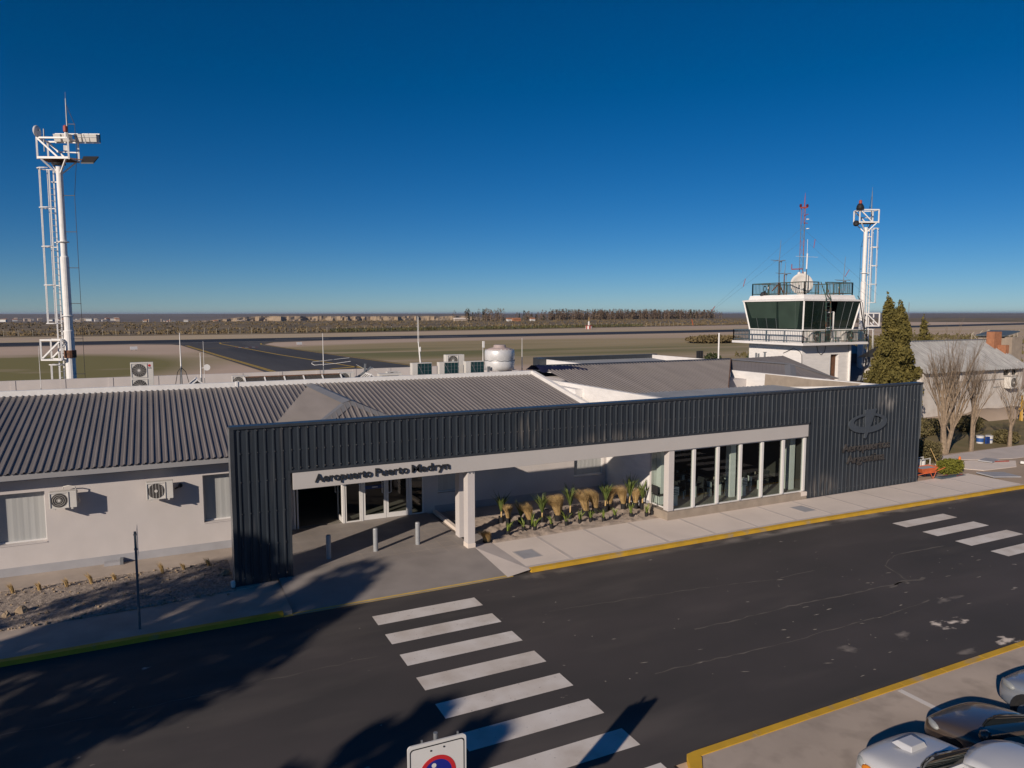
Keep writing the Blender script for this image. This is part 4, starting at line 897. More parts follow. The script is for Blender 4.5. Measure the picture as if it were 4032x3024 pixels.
for dx in (-.3,.3):
    mb=MB(); mb.lathe([(.10,0),(.11,.04),(.10,.2),(.05,.24)],(dx,-dx*.3,8.28),10); mb.build('obstruction_lamp',mat('dark_red_lens',(.10,.01,.01),.3,.1,4),t)
mb=MB(); mb.lathe([(.14,0),(.14,.06)],(.55,0,6.4),12); mb.box(.42,.62,-.05,.05,7.2,7.3); mb.lathe([(.15,0),(.12,.2)],(-.3,0,2.4),10); mb.lathe([(.13,0),(.14,.2)],(.4,0,2.45),10); mb.build('small_aerial',M['paint'],t)
G0=[((0,0,6.6),(-12.8,-1.6,-1.6)),((0,0,5.4),(-13.6,-1.8,-2.0)),((0,0,6.4),(5.5,-3.5,.6)),((0,0,5.6),(5.0,-3.4,.0))]
mb=MB()
for p,q in G0: mb.tube([p,q],.006,4)
mb.build('guy_wire',M['slate'],t)
for (f,ga,gb) in ((.58,0,1),(.86,0,1),(.16,2,3),(.62,2,3)):
    pa=Vector(G0[ga][0]).lerp(Vector(G0[ga][1]),f); pb=Vector(G0[gb][0]).lerp(Vector(G0[gb][1]),f*.98)
    mb=MB(); mb.bar(tuple(pa),tuple(pb),.035); mb.build('wire_spreader',M['red'],t)

# small house between tower and cypress, whitewashed house at right
t=thing('small_house','low house with grey corrugated roof half hidden between tower and cypress','house',(53.5,22,0)); O=(53.5,22,0)
mb=MB(); mb.box(51.2,58,20.3,25,0,2.6); mb.build('wall',M['oldwhite'],t,off=O)
mb=MB(); ribbed(mb,(0,19.9,2.62),(1,0,0),(0,.91,.415),(0,-.415,.91),50.8,58.4,lambda u:0,lambda u:3.1,.2,.1,.03,.045); mb.build('roof',M['lowroof'],t,off=O)
mb=MB(); mb.box(51.2,58,22.7,26.5,2.6,4.75); mb.build('upper_wall',mat('shaded_blue_wall',(.10,.12,.16),.8,.05,1),t,off=O)
mb=MB(); ribbed(mb,(0,22.5,4.8),(1,0,0),(0,.97,.24),(0,-.24,.97),53.2,58.4,lambda u:0,lambda u:3,.2,.1,.03,.045); mb.build('upper_roof',M['oldroof'],t,off=O)
mb=MB(); mb.box(51.6,52.2,20.0,20.3,1.6,2.2); mb.build('vent_box',M['paint'],t,off=O)
H=thing('whitewashed_house','old whitewashed house with corrugated metal roof and brick chimney at right','house',(61,17,0)); O=(61,17,0)
def hp(mb,n,m,par=None,**k): return mb.build(n,m,par or H,off=O,**k)
HY=14.5
mb=MB(); wall(mb,53.8,67.4,HY,HY+.3,0,3.75,[(64.55,65.5,3.05,3.6),(65.75,66.6,3.05,3.6)]); mb.box(53.8,54.1,HY+.3,20,0,3.75); mb.box(67.1,67.4,HY+.3,20,0,4.2); mb.prism([(67.1,HY,3.75),(67.1,20,3.75),(67.1,18.2,6.0)],(.3,0,0)); hp(mb,'wall',M['oldwhite'])
rs=.62; ri_=1/math.sqrt(1+rs*rs)
mb=MB(); ribbed(mb,(0,HY-.45,3.62),(1,0,0),(0,ri_,rs*ri_),(0,-rs*ri_,ri_),53.4,67.8,lambda u:0,lambda u:4.55,.36,.19,.06,.10)
mb.add([(53.4,17.95,6.02),(67.8,17.95,6.02),(67.8,20.5,4.6),(53.4,20.5,4.6)],[(0,1,2,3)]); r=hp(mb,'roof',M['oldroof'])
mb=MB(); mb.bar((53.4,17.95,6.06),(67.8,17.95,6.06),.35,.06); hp(mb,'ridge_cap',M['lowroof'],r)
mb=MB(); mb.box(66.5,67.6,16.6,17.3,4.4,6.8); mb.box(67.1,67.6,15.9,16.6,4.0,5.6); hp(mb,'chimney',M['brick'],r)
mb=MB(); mb.box(68.02,69.6,15.9,19,3.2,6.3); hp(mb,'block_wall',M['bare'])
mb=MB(); mb.prism([(67.7,16.4,6.35),(70,16.4,6.75),(70,19,6.75),(67.7,19,6.35)],(0,0,.12)); hp(mb,'lean_to_roof',M['slate'])
for x0,x1 in ((64.55,65.5),(65.75,66.6)):
    mb=MB(); mb.box(x0,x1,HY+.18,HY+.2,3.05,3.6); w_=hp(mb,'window',M['carglass']); mb=MB(); mb.box(x0-.05,x1+.05,HY-.06,HY+.05,2.98,3.05); hp(mb,'sill',M['oldwhite'],w_)
for k in range(14):
    mb=MB(); mb.box(54.2+k*.98,54.28+k*.98,HY-.4,HY,3.55,3.65); hp(mb,'rafter_end',M['bark'])
mb=MB(); mb.box(55,66.5,HY-.02,HY,2.7,2.78); mb.box(63.2,64.2,HY-.02,HY,2.05,2.12); hp(mb,'wall_pipe',M['steel'])
condenser('weathered window condenser hung high on the whitewashed house wall','air conditioner',(65.3,HY-.32,1.95),1.35,1.0,.55)
# ------------------------------------------------------------------ street furniture
mb=MB(); mb.lathe([(.085,0),(.085,.80),(.075,.825),(.03,.835)],(0,0,0),20); B0=mb.build('bollard',M['bollardgrey'],smooth=False); B0.location=(4.78,1.25,.08)
tag(B0,'middle of three grey steel bollards before the entrance doors','bollard','steel bollards before the entrance')
dup(B0,(3.11,1.19,.08),label='grey steel bollard in shadow, nearest the dark ribbed pillar'); dup(B0,(6.37,1.31,.08),label='grey steel bollard nearest the white columns')
# edge-on street sign on the left pavement
t=thing('street_sign','thin slate street sign post seen edge on at the left pavement','street sign',(-2.66,-2.06,0))
mb=MB(); mb.tube([(0,0,0),(0,0,2.70)],.032,10); mb.build('post',M['slate'],t)
A=Vector((math.sin(.03),math.cos(.03),0)); mb=MB(); mb.prism([(.05,-.30,2.05),(.05,.30,2.05),(.05,.30,2.83),(.05,-.30,2.83)],(.004,0,0)); recalc(mb.build('plate',M['signwhite'],t))
mb=MB(); mb.box(-.04,.05,-.03,.03,2.6,2.64); mb.box(-.04,.05,-.03,.03,2.2,2.24); mb.build('clamp',M['steel'],t)
# no parking sign near the camera
sx,sy=1.16,-14.93; t=thing('road_sign','white square road sign with red ring and blue disc standing nearest the viewer','road sign',(sx,sy,-.12),-.03)
mb=MB(); mb.tube([(0,.06,0),(0,.06,3.09)],.03,12); mb.build('post',M['steel'],t)
def rrect(w,z0,z1,r,y,n=6):
    pts=[]
    for cx,cz,a0 in ((w/2-r,z1-r,0),(-w/2+r,z1-r,90),(-w/2+r,z0+r,180),(w/2-r,z0+r,270)):
        for k in range(n+1): a=R(a0+90*k/n); pts.append((cx+r*math.cos(a),y,cz+r*math.sin(a)))
    return pts
mb=MB(); mb.prism(rrect(.81,1.9,3.02,.05,-.012),(0,.024,0)); pl=recalc(mb.build('plate',M['signwhite'],t))
def ringprism(mb,po,pi,dy):
    n=len(po); b=len(mb.v); d=Vector((0,dy,0)); mb.add([*po,*pi,*[tuple(Vector(p)+d) for p in po],*[tuple(Vector(p)+d) for p in pi]],[f for k in range(n) for f in ((k,(k+1)%n,n+(k+1)%n,n+k),(k,2*n+k,2*n+(k+1)%n,(k+1)%n),(n+k,n+(k+1)%n,3*n+(k+1)%n,3*n+k))])
mb=MB(); ringprism(mb,rrect(.755,1.93,2.975,.05,-.015),rrect(.73,1.945,2.96,.045,-.015),.003); recalc(mb.build('border_line',M['grime'],pl))
def circ(r,y,n=40,c=(0,2.56)): return [(c[0]+r*math.cos(2*math.pi*k/n),y,c[1]+r*math.sin(2*math.pi*k/n)) for k in range(n)]
mb=MB(); ringprism(mb,circ(.255,-.016),circ(.20,-.016),.004); recalc(mb.build('red_ring',M['signred'],pl))
mb=MB(); mb.prism(circ(.2,-.0145),(0,.0025,0)); recalc(mb.build('blue_disc',M['signblue'],pl))
mb=MB(); mb.prism(circ(.032,-.018,24,(-.05,2.685)),(0,.003,0)); mb.prism([(-.085,-.018,2.64),(-.015,-.018,2.64),(-.015,-.018,2.40),(-.085,-.018,2.40)],(0,.003,0)); recalc(mb.build('white_symbol',M['signwhite'],pl))
mb=MB()
for x,z in ((-.09,2.90),(.09,2.915)): mb.lathe([(.012,-.02),(.012,.0)],(x,0,z),10,'y')
mb.build('bolt',M['grime'],pl)
mb=MB(); mb.box(-.36,.36,.013,.04,2.97,3.0); mb.bar((-.2,.03,3.0),(-.2,.03,3.05),.02); mb.bar((.3,.03,3.0),(.3,.03,3.05),.02); mb.build('back_rail',M['steel'],t)
# drain box on the strip by the wall
t=thing('drain_box','small grey concrete drain box lying at the foot of the white wall','drain box',(-3.55,3.98,.02)); mb=MB(); mb.box(-.27,.27,-.12,.12,0,.10); mb.build('casing',M['band'],t); mb=MB(); mb.box(.20,.30,-.14,.14,.0,.17); mb.build('end_cap',M['steel'],t)
tag(MB().lathe([(.06,0),(.075,.05),(.075,.18),(.05,.21)],(0,0,0),14).build('pvc_pipe_stub',M['signwhite']),'white plastic pipe stub at the foot of the dark pillar','pipe').location=(-.10,-.02,.02)
def rock(lab,x,y,r,sd):
    rnd=random.Random(sd); mb=MB(); prof=[(r*.6,-.1),(r,r*.3),(r*.8,r*.8),(r*.35,r*1.15)]; mb.lathe(prof,(0,0,0),9)
    mb.v=[(a+rnd.uniform(-.2,.2)*r,b+rnd.uniform(-.2,.2)*r,c+rnd.uniform(-.12,.12)*r) for a,b,c in mb.v]
    o=mb.build('rock',M['stone']); o.location=(x,y,.0); tag(o,lab,'rock','rocks on the gravel bed')
rock('largest tan rock at far left of the gravel bed',-5.70,.62,.17,1); rock('low tan rock just left of the largest rock',-6.05,.45,.12,2); rock('jagged tan rock beside the dark ribbed pillar',-.22,1.30,.16,3)

# ------------------------------------------------------------------ plants
def blades(mb,n,h,w,spread,lean=(0,0),seed=0,base=0.,curl=.5,z0=0.):
    rnd=random.Random(seed)
    for i in range(n):
        a=rnd.uniform(0,2*math.pi); hh=h*rnd.uniform(.65,1.05); s=spread*rnd.uniform(.3,1.1); b=base*math.sqrt(rnd.random())
        d=Vector((math.cos(a),math.sin(a),0)); p0=d*b+Vector((0,0,z0)); l=Vector((*lean,0))
        p1=p0+d*s*.35*hh+l*.25*hh+Vector((0,0,hh*.55)); p2=p0+d*s*hh+l*hh+Vector((0,0,hh*(1-curl*.35*s)-.12*hh*l.length)); 
        sd=Vector((-d.y,d.x,0))*w*.5; sd=Matrix.Rotation(rnd.uniform(-.8,.8),3,'Z')@sd
        k=len(mb.v); mb.v+= [tuple(p0-sd*.6),tuple(p0+sd*.6),tuple(p1+sd),tuple(p1-sd),tuple(p2)]
        mb.f+=[(k,k+1,k+2,k+3),(k+3,k+2,k+4)]; mb.m+=[mb.cur]*2
def pot(t,r,h,taper=.85):
    mb=MB(); mb.lathe([(r*taper,0),(r,h),(r*.92,h),(r*.88,h-.03)],(0,0,0),14); mb.build('pot',M['black'],t)
GR='potted feather grasses in the planting bed'; YU='potted spiky cordylines in the planting bed'; SM='small potted plants along the pavement side of the bed'
def grass(lab,x,y,h,r,seed,lean=(-.45,.1),ph=.28):
    t=thing('feather_grass',lab,'ornamental grass',(x,y,.0),0,GR); pot(t,r*.75,ph); mb=MB(); blades(mb,760,h*1.08,.0075,.42,lean,seed,r*.5,.85,ph-.02); mb.build('foliage',M['tan'],t)
def cordy(lab,x,y,h,seed,stem=.25,n=46):
    t=thing('cordyline',lab,'spiky plant',(x,y,.0),0,YU); pot(t,.12,.28); mb=MB(); mb.tube([(0,0,.2),(.01,0,.28+stem)],.035,6); mb.build('stem',M['tan'],t); mb=MB(); blades(mb,n,h,.045,.62,(0,0),seed,.03,.35,.24+stem); mb.build('foliage',M['yucca'],t)
def small(lab,x,y,h,seed,tilt=0,m='young'):
    t=thing('potted_seedling',lab,'small plant',(x,y,.0),0,SM); pot(t,.085,.2); mb=MB(); blades(mb,14,h,.038,.6,(tilt,0),seed,.04,.5,.17); mb.build('foliage',M[m],t)
grass('broad tan grass in a pot, first upright one from the white columns',11.25,1.80,.78,.2,1)
grass('tan grass tied upright beside the first dark cordyline',10.47,2.18,.55,.15,2,(-.05,0),.34)
grass('wide tan grass leaning left between second and third cordylines',12.6,1.87,.85,.23,3)
grass('half hidden dull tan grass just behind the wide leaning one',12.95,2.35,.8,.2,4,(-.3,.1))
grass('tallest pale tan grass brushed left, in the middle of the bed',14.0,1.96,.98,.24,5)
grass('pale tan grass right of the tallest one, arching the same way',14.6,2.15,.95,.22,6,(-.55,.1))
grass('loose spreading tan grass behind the fourth cordyline',15.47,2.42,.8,.2,7,(.05,.0))
grass('thin tan grass with raised plume near the corner wall',16.02,2.15,.9,.17,8,(-.3,.1))
grass('compact brownish tan grass closest to the cafe corner',16.6,2.05,.72,.18,9,(.1,.1))
grass('flopped tan grass sprawling flat at the foot of the front column',8.85,.62,.55,.24,10,(-.5,-.35),.06)
cordy('dark green cordyline nearest the white columns',10.38,2.63,.85,11)
cordy('small dark cordyline between tied grass and first broad grass',11.0,2.1,.65,12,.1,30)
cordy('bushy bright cordyline left of the wide leaning grass',11.87,1.9,.85,13,.2,60)
cordy('tall cordyline with yellow stem left of the tallest grass',13.24,1.98,.95,14,.3)
cordy('broad cordyline behind the tallest pale grasses',15.13,2.21,.85,15,.25,55)
cordy('tall open cordyline rising before the sunlit corner wall',16.36,2.17,1.05,16,.3)
cordy('sparse greyish cordyline touching the cafe side glass',16.85,1.9,.9,17,.2,26)
for i,(x,y,h,lab) in enumerate(((9.9,1.01,.42,'small green plant nearest the flopped tan grass'),(10.68,1.22,.42,'small leaning green plant before the tied grass'),(11.11,1.09,.42,'small bright plant before the first broad grass'),(11.86,1.11,.4,'small bushy green plant before the bushy cordyline'),(12.58,1.15,.5,'small upright green plant before the wide leaning grass'),(13.21,1.16,.42,'small dull plant before the tall yellow stemmed cordyline'),(13.73,1.16,.36,'small low plant left of the tallest grass pot'),(14.2,.93,.46,'small yellow green plant, foremost of the middle ones'),(14.83,1.04,.38,'small plant before the arching pale grass'),(15.61,1.0,.5,'small bright plant before the broad cordyline'),(16.24,.78,.42,'small light green plant before the cafe corner'))):
    small(lab,x,y,h,30+i,random.Random(i).uniform(-.3,.3))
small('small dark reddish plant at the end of the bed by the cafe plinth',16.62,.9,.36,50,.1,'grime')
t=thing('leaf_blade','single tall green leaf standing alone in the planting bed','leaf',(11.2,1.55,.02)); mb=MB(); blades(mb,3,.75,.05,.12,(.1,0),3,.02,.2); mb.build('foliage',M['young'],t)
# tufts along the gravel bed
TF='dry grass tufts in a row along the gravel bed'
for i,(x,y,h,lab) in enumerate(((-6.19,2.46,.36,'dry tuft at far left of the row by the gravel'),(-5.47,2.33,.32,'second dry tuft from the left edge of the gravel row'),(-4.75,2.32,.32,'third dry tuft, below the left wall condenser'),(-4.09,2.28,.42,'tallest dry tuft left of the drain box'),(-3.44,2.32,.26,'short dry tuft in front of the drain box'),(-2.06,2.32,.42,'upright dry tuft just right of the thin sign post'),(-1.42,2.39,.26,'low dry tuft second from the dark pillar'),(-.66,2.42,.32,'dry tuft nearest the dark ribbed pillar'))):
    t=thing('grass_tuft',lab,'grass tuft',(x,y,.02),0,TF); mb=MB(); blades(mb,60,h,.012,.2,(-.35,.05),70+i,.05,.4); mb.build('foliage',M['tan'],t)

# ------------------------------------------------------------------ trees
def leaves(mb,pts,size,seed,flat=0.):
    rnd=random.Random(seed)
    for p in pts:
        s=size*rnd.uniform(.6,1.35); a=Vector((rnd.gauss(0,1),rnd.gauss(0,1),rnd.gauss(0,1)+flat)).normalized(); b=a.cross(Vector((rnd.gauss(0,1),rnd.gauss(0,1),rnd.gauss(0,1)))).normalized()
        p=Vector(p); k=len(mb.v); c=a.cross(b)
        mb.v+= [tuple(p+a*s),tuple(p+b*s*.45),tuple(p-a*s*.7),tuple(p-b*s*.45+c*s*.15)]; mb.f.append((k,k+1,k+2,k+3)); mb.m.append(mb.cur)
def cloud(n,clumps,seed):
    rnd=random.Random(seed); out=[]; tot=sum(c[3]**2 for c in clumps)
    for (x,y,z,r) in clumps:
        for i in range(int(n*r*r/tot)):
            d=Vector((rnd.gauss(0,1),rnd.gauss(0,1),rnd.gauss(0,1))).normalized()*r*(rnd.random()**.33); out.append((x+d.x,y+d.y,z+d.z))
    return out
def cypress(label,x,y,h,w,lean,seed,n,size,second=True):
    t=thing('cypress_tree',label,'tree',(x,y,-.05)); rnd=random.Random(seed); cl=[]
    N_=int(h*10)
    for i in range(N_):
        f=rnd.random()**1.15; z=h*(.05+.93*f); r=w*(1-f**2.4)*(.62+.38*min(1,f*4))*rnd.uniform(.45,1.0)
        a=rnd.uniform(0,6.283); cl.append((lean*(max(0,f-.55)/.45)**2+r*math.cos(a),r*math.sin(a),z,max(.22,w*.42*(1-f*.72)*rnd.uniform(.7,1.2))))
    for k in range(14): cl.append((0,0,h*(.04+.05*k),w*.55))
    for k in range(10): f=k/9; cl.append((lean*(.30+.75*f),0,h*(.76+.25*f),.56-.47*f))
    if second:
        for k in range(10): f=k/9; cl.append((w*.16-.32*f,-w*.2+.1*f,h*(.74+.215*f),.58-.46*f))
    mb=MB(); leaves(mb,cloud(n,cl,seed),size,seed,1.0); mb.build('crown',M['cyp'],t)
    mb=MB(); mb.tube([(0,0,0),(0,0,h*.4),(lean*.3,0,h*.8)],[.22,.16,.05],8); mb.build('trunk',M['bark'],t); return t
cypress('large olive cypress with wind bent twin tips beside the control tower',48.35,13.2,9.9,1.95,-1.05,3,40000,.135)
cypress('small distant cypress showing above the whitewashed house roof',78.9,31.8,8.2,1.5,-.3,9,4000,.2,False)
def bare(label,x,y,h,seed,trunks,spread=.5,n1=7,depth=4,fan=1.0):
    t=thing('bare_tree',label,'tree',(x,y,-.03)); rnd=random.Random(seed)
    mbT=MB(); mbC=MB()
    def grow(p,d,l,r,dep,mb):
        q=p+d*l; bend=Vector((rnd.uniform(-.12,.12),rnd.uniform(-.12,.12),.10)); m=p.lerp(q,.5)+Vector((rnd.uniform(-.03,.03)*l,rnd.uniform(-.03,.03)*l,0))
        mb.tube([tuple(p),tuple(m),tuple(q)],[r,r*.82,r*.62],5 if r>.02 else 3,False)
        if dep==0: return
        for k in range(rnd.choice((2,3,3)) if dep>1 else 3):
            a=rnd.uniform(0,6.283); s=rnd.uniform(.12,.42)*fan
            e=(d+Vector((math.cos(a)*s,math.sin(a)*s,.26))).normalized(); st=rnd.uniform(.45,1.0)
            grow(p.lerp(q,st),e,l*rnd.uniform(.55,.85),r*rnd.uniform(.42,.6),dep-1,mbC)
    for (dx,dy,hh,rr) in trunks:
        d=Vector((dx,dy,1)).normalized(); p=Vector((dx*.3,dy*.3,0)); q=p+d*hh
        mbT.tube([tuple(p),tuple(p.lerp(q,.5)),tuple(q)],[rr*1.25,rr,rr*.8],8)
        for k in range(n1):
            a=6.283*k/n1+rnd.uniform(-.3,.3); s=rnd.uniform(.1,1.0)*spread
            grow(p.lerp(q,rnd.uniform(.6,1)),(Vector((math.cos(a)*s,math.sin(a)*s,1))).normalized(),h*rnd.uniform(.22,.34),rr*rnd.uniform(.28,.45),depth,mbC)
    mbT.build('trunk',M['bark'],t); mbC.build('crown',M['bark'],t); return t
bare('largest leafless pollarded tree with two stout trunks beside the dark frame',40.9,4.1,7.0,2,[(-.05,.05,1.9,.17),(.28,-.05,2.0,.13)],.46,12,4,.85)
bare('leafless tree with two thin pale trunks left of the paint buckets',43.1,3.85,5.4,5,[(-.02,0,2.2,.09),(.22,.1,2.4,.11)],.36,7,4,.8)
bare('slim leafless sapling with low side shoots at right, beyond the buckets',47.0,3.8,4.6,8,[(0,0,1.4,.11)],.5,9,4,1.3)
# trees standing across the road, out of view, whose shade falls over the entrance
def roundtree(label,x,y,h,r,z0,seed,n,size):
    t=thing('shade_tree',label,'tree',(x,y,-.1)); rnd=random.Random(seed); cl=[]
    for i in range(68 if r>3 else 30):
        f=rnd.random(); z=z0+(h-z0)*f; rr=r*math.sqrt(max(.02,1-(max(0,f-.15)/.87)**2.0))*(.55+.45*min(1,f*3)); a=rnd.uniform(0,6.283); q=rr*math.sqrt(rnd.uniform(.15,.95))
        cl.append((q*math.cos(a),q*math.sin(a),z,rnd.uniform(.6,1.1)*r*.2))
    mb=MB(); leaves(mb,cloud(n,cl,seed),size,seed); mb.build('crown',M['leaf'],t)
    mb=MB(); mb.tube([(0,0,0),(0,0,z0),(0,0,h*.8)],[.32,.25,.08],8)
    for k in range(7):
        a=k*.9; mb.tube([(0,0,z0*.8+k*.3),(math.cos(a)*r*.6,math.sin(a)*r*.6,z0+k*.5+1)],[.12,.04],5)
    mb.build('trunk',M['bark'],t); return t
roundtree('large round evergreen across the road, throwing shade over the entrance',-22.9,-15.2,12.6,5.3,2.5,21,10500,.29)
roundtree('smaller round evergreen across the road, shading the foot of the crosswalk',-16.2,-22.3,9.5,2.4,3.0,23,6000,.26)
M['tuft']=mat('dry_scrub',(.19,.145,.075),.95,.3,.3,var2=(.10,.08,.04),spec=.1)
# hedges, bush, scrub
def shrub(name,label,cat,x,y,z,dx,dy,dz,seed,n,size,m,box=.0,group=None):
    t=thing(name,label,cat,(x,y,z),0,group); rnd=random.Random(seed); pts=[]
    for i in range(n):
        d=Vector((rnd.gauss(0,1),rnd.gauss(0,1),rnd.gauss(0,1))).normalized()
        if box: mx=max(abs(d.x),abs(d.y),abs(d.z)); d=d.lerp(d/mx,box)
        d*=rnd.random()**.25; pts.append((d.x*dx,d.y*dy,dz+d.z*dz+rnd.uniform(-.05,.05)))
    mb=MB(); leaves(mb,pts,size,seed); mb.build('foliage',m,t)
    mb=MB()
    for k in range(5): mb.tube([(0,0,0),(rnd.uniform(-.5,.5)*dx,rnd.uniform(-.5,.5)*dy,dz*1.2)],[.03,.01],4)
    mb.build('stem',M['bark'],t); return t
shrub('clipped_bush','bright yellow green clipped bush beside the orange cone and wheelbarrow','bush',35.9,.55,-.02,.85,.42,.36,31,5200,.055,M['bush'],.5)
shrub('hedge','dull olive hedge behind the paint rack at the end of the dark frame','hedge',37.3,3.1,-.02,1.0,.8,.62,33,5000,.07,M['hedge'],.6)
for i,(x,y,dx,dz,lab) in enumerate(((43.2,8.2,1.6,.5,'low dark shrub on the lawn behind the two trunked tree'),(46.3,9.0,1.8,.6,'dark shrub on the lawn before the earth bank'),(50.5,8.6,1.3,.6,'brown shrub at the right edge behind the sapling'),(41.0,7.0,1.2,.45,'small dark shrub left on the lawn by the house'),(47.9,4.6,.8,.45,'twiggy grey shrub around the foot of the slim sapling'))):
    shrub('garden_shrub',lab,'shrub',x,y,-.05,dx,.8,dz,40+i,1500,.10,M['hedge'],0,'shrubs on the lawn before the house')
for i,(x,y,dx,dz,lab) in enumerate(((60,38,2.4,1.7,'dark green shrub between tower balcony and mast foot'),(57,33,1.9,1.5,'green shrub left of the mast foot, over the small house'),(49.9,35,1.2,1.6,'small green shrub just left of the tower shaft'))):
    shrub('garden_shrub',lab,'shrub',x,y,0,dx,1.8,dz*1.4,60+i,1500,.22,M['leaf'],0,'shrubs behind the tower')
shrub('scrub_mound','large brown scrub mound on the airfield left of the tower balcony','scrub',146,143,-.2,10,6,1.1,71,1500,.6,M['tuft'])
# lawn and paths at right
sheet('lawn',[(33,4.2),(52,3.7),(75,4.5),(75,14),(33,14)],-.022,M['grassdry'])
mb=MB(); mb.prism([(38.2,3.55,-.1),(42,3.7,-.1),(60,3.6,-.1),(60,.9,-.1),(43,1.35,-.1),(40.6,2.2,-.1)],(0,0,.095)); struct(recalc(mb.build('path',M['joint'])))
mb=MB(); mb.prism([(37.6,.9,-.1),(38.6,2.3,-.1),(40.3,2.1,-.1),(42.5,.9,-.1),(40.8,-.1,-.1),(38.2,.1,-.1)],(0,0,.09)); struct(recalc(mb.build('path',M['walk'])))
for x,y,a,l,w,lab in ((41.05,1.55,.3,.75,.35,'loose dark grey slab lying on the dug up path'),(37.6,-1.0,-.25,.85,.55,'tilted dark grey slab beside the end of the new pavement'),(35.0,-.12,.05,1.1,.16,'bluish grey strip slab along the far edge of the pavement')):
    o=tag(MB().box(-l,l,-w,w,0,.06).build('loose_slab',M['slate'] if 'bluish' in lab else M['band']),lab,'slab','loose slabs near the dug up path'); o.location=(x,y,.0); o.rotation_euler=(.0,.04,a)
mb=MB(); vs=[]; rnd=random.Random(8)
for i in range(13):
    for j in range(5): vs.append((57+i*1.5,10.9+j*.75-.08*i,[-.1,.35,.6,.55,.1][j]*(1 if 0<i<12 else .3)+rnd.uniform(-.12,.12)))
mb.add(vs,[(i*5+j,(i+1)*5+j,(i+1)*5+j+1,i*5+j+1) for i in range(12) for j in range(4)]); struct(mb.build('earth_bank',M['dirt'],smooth=True))
# tools at the end of the facade
t=thing('wheelbarrow','orange wheelbarrow with grey tray standing at the end of the dark frame','wheelbarrow',(33.6,.35,-.02),2.9)
mb=MB(); mb.add([(-.33,-.2,.30),(.33,-.2,.30),(.33,.2,.30),(-.33,.2,.30),(-.5,-.32,.62),(.5,-.32,.56),(.5,.32,.56),(-.5,.32,.62)],[(3,2,1,0),(0,1,5,4),(1,2,6,5),(2,3,7,6),(3,0,4,7)]); mb.build('tray',M['orange'],t)
mb=MB(); mb.add([(-.44,-.28,.58),(.44,-.28,.53),(.44,.28,.53),(-.44,.28,.58)],[(0,1,2,3)]); mb.build('mortar_load',M['band'],t)
mb=MB()
for y in (-.26,.26): mb.tube([(.72,y*.3,.16),(.2,y*.9,.30),(-.3,y,.34),(-.95,y*1.05,.58)],.018,6)
mb.build('handle',M['orange'],t)
for y in (-.24,.24):
    mb=MB(); mb.tube([(-.1,y,.34),(-.25,y*1.1,0),(-.45,y,.38)],.018,6); mb.build('leg',M['orange'],t)
mb=MB(); mb.lathe([(.05,-.04),(.16,-.045),(.17,0),(.16,.045),(.05,.04)],(.72,0,.17),18,'y'); mb.build('wheel',M['rubber'],t)
t=thing('paint_bucket_rack','metal rack crowded with white paint buckets behind the wheelbarrow','bucket rack',(34.4,1.35,-.02))
mb=MB()
for z in (.05,.75):
    mb.bar((-.75,-.2,z),(.75,-.2,z),.04); mb.bar((-.75,.2,z),(.75,.2,z),.04)
for x in (-.75,0,.75): 
    for y in (-.2,.2): mb.bar((x,y,0),(x,y,.78),.04)
mb.bar((-.7,-.24,.35),(.75,-.24,.42),.03); mb.build('frame',M['acbody'],t)
for i,(x,h) in enumerate(((-.45,.5),(-.15,.62),(.15,.6),(.45,.55))):
    b=tag(MB().lathe([(.11,0),(.13,h*.9),(.135,h),(.12,h+.02)],(0,0,0),14).build('paint_bucket',M['signwhite']),'white paint bucket standing in the metal rack, %s'%('leftmost','second from left','third from left','rightmost')[i],'bucket','paint buckets in the rack'); b.location=(34.4+x,1.35,.06)
o=tag(MB().lathe([(.14,0),(.18,.30),(.19,.32),(.17,.32)],(0,0,0),16).build('paint_bucket',M['signwhite']),'white bucket with a blue mark lying beyond the clipped bush','bucket'); o.location=(37.0,1.5,.12); o.rotation_euler=(1.2,0,.5)
t=thing('broom','yellow handled broom leaning beside the clipped bush','broom',(36.9,1.9,0)); mb=MB(); mb.tube([(-.35,.2,1.0),(.05,0,.12)],.022,6); mb.build('handle',M['tan'],t); mb=MB(); mb.bar((-.1,0,.06),(.2,0,.06),.08,.14); mb.build('brush_head',M['signwhite'],t)
t=thing('traffic_cone','orange traffic cone standing behind the clipped bush','traffic cone',(38.65,1.75,-.01)); mb=MB(); mb.lathe([(.13,0),(.13,.03),(.115,.03),(.045,.42),(.03,.43)],(0,0,0),18); mb.build('cone',mat('cone_orange',(.75,.17,.02),.5,.06,4),t); mb=MB(); mb.box(-.16,.16,-.16,.16,0,.03); mb.build('base',M['black'],t)
for x,y,l,a,lab in ((41.3,1.05,.55,-.3,'faded red pipe lying on the dug up path'),(35.6,-.18,.35,.2,'short red pipe on the pavement edge before the bush'),(34.9,.12,.2,.1,'red brick scrap lying beside the clipped bush')):
    o=tag(MB().tube([(-l,0,.03),(l,0,.03)],.03,8).build('red_pipe',M['red']),lab,'pipe','red pipes lying about the works'); o.location=(x,y,0); o.rotation_euler=(0,0,a)
o=tag(MB().box(-.16,.16,-.1,.1,0,.16).build('white_sack',M['signwhite'],bevel=.03),'crumpled white sack lying at the right edge of the dirt yard','sack'); o.location=(41.75,.15,0); o.rotation_euler=(.1,.2,.6)
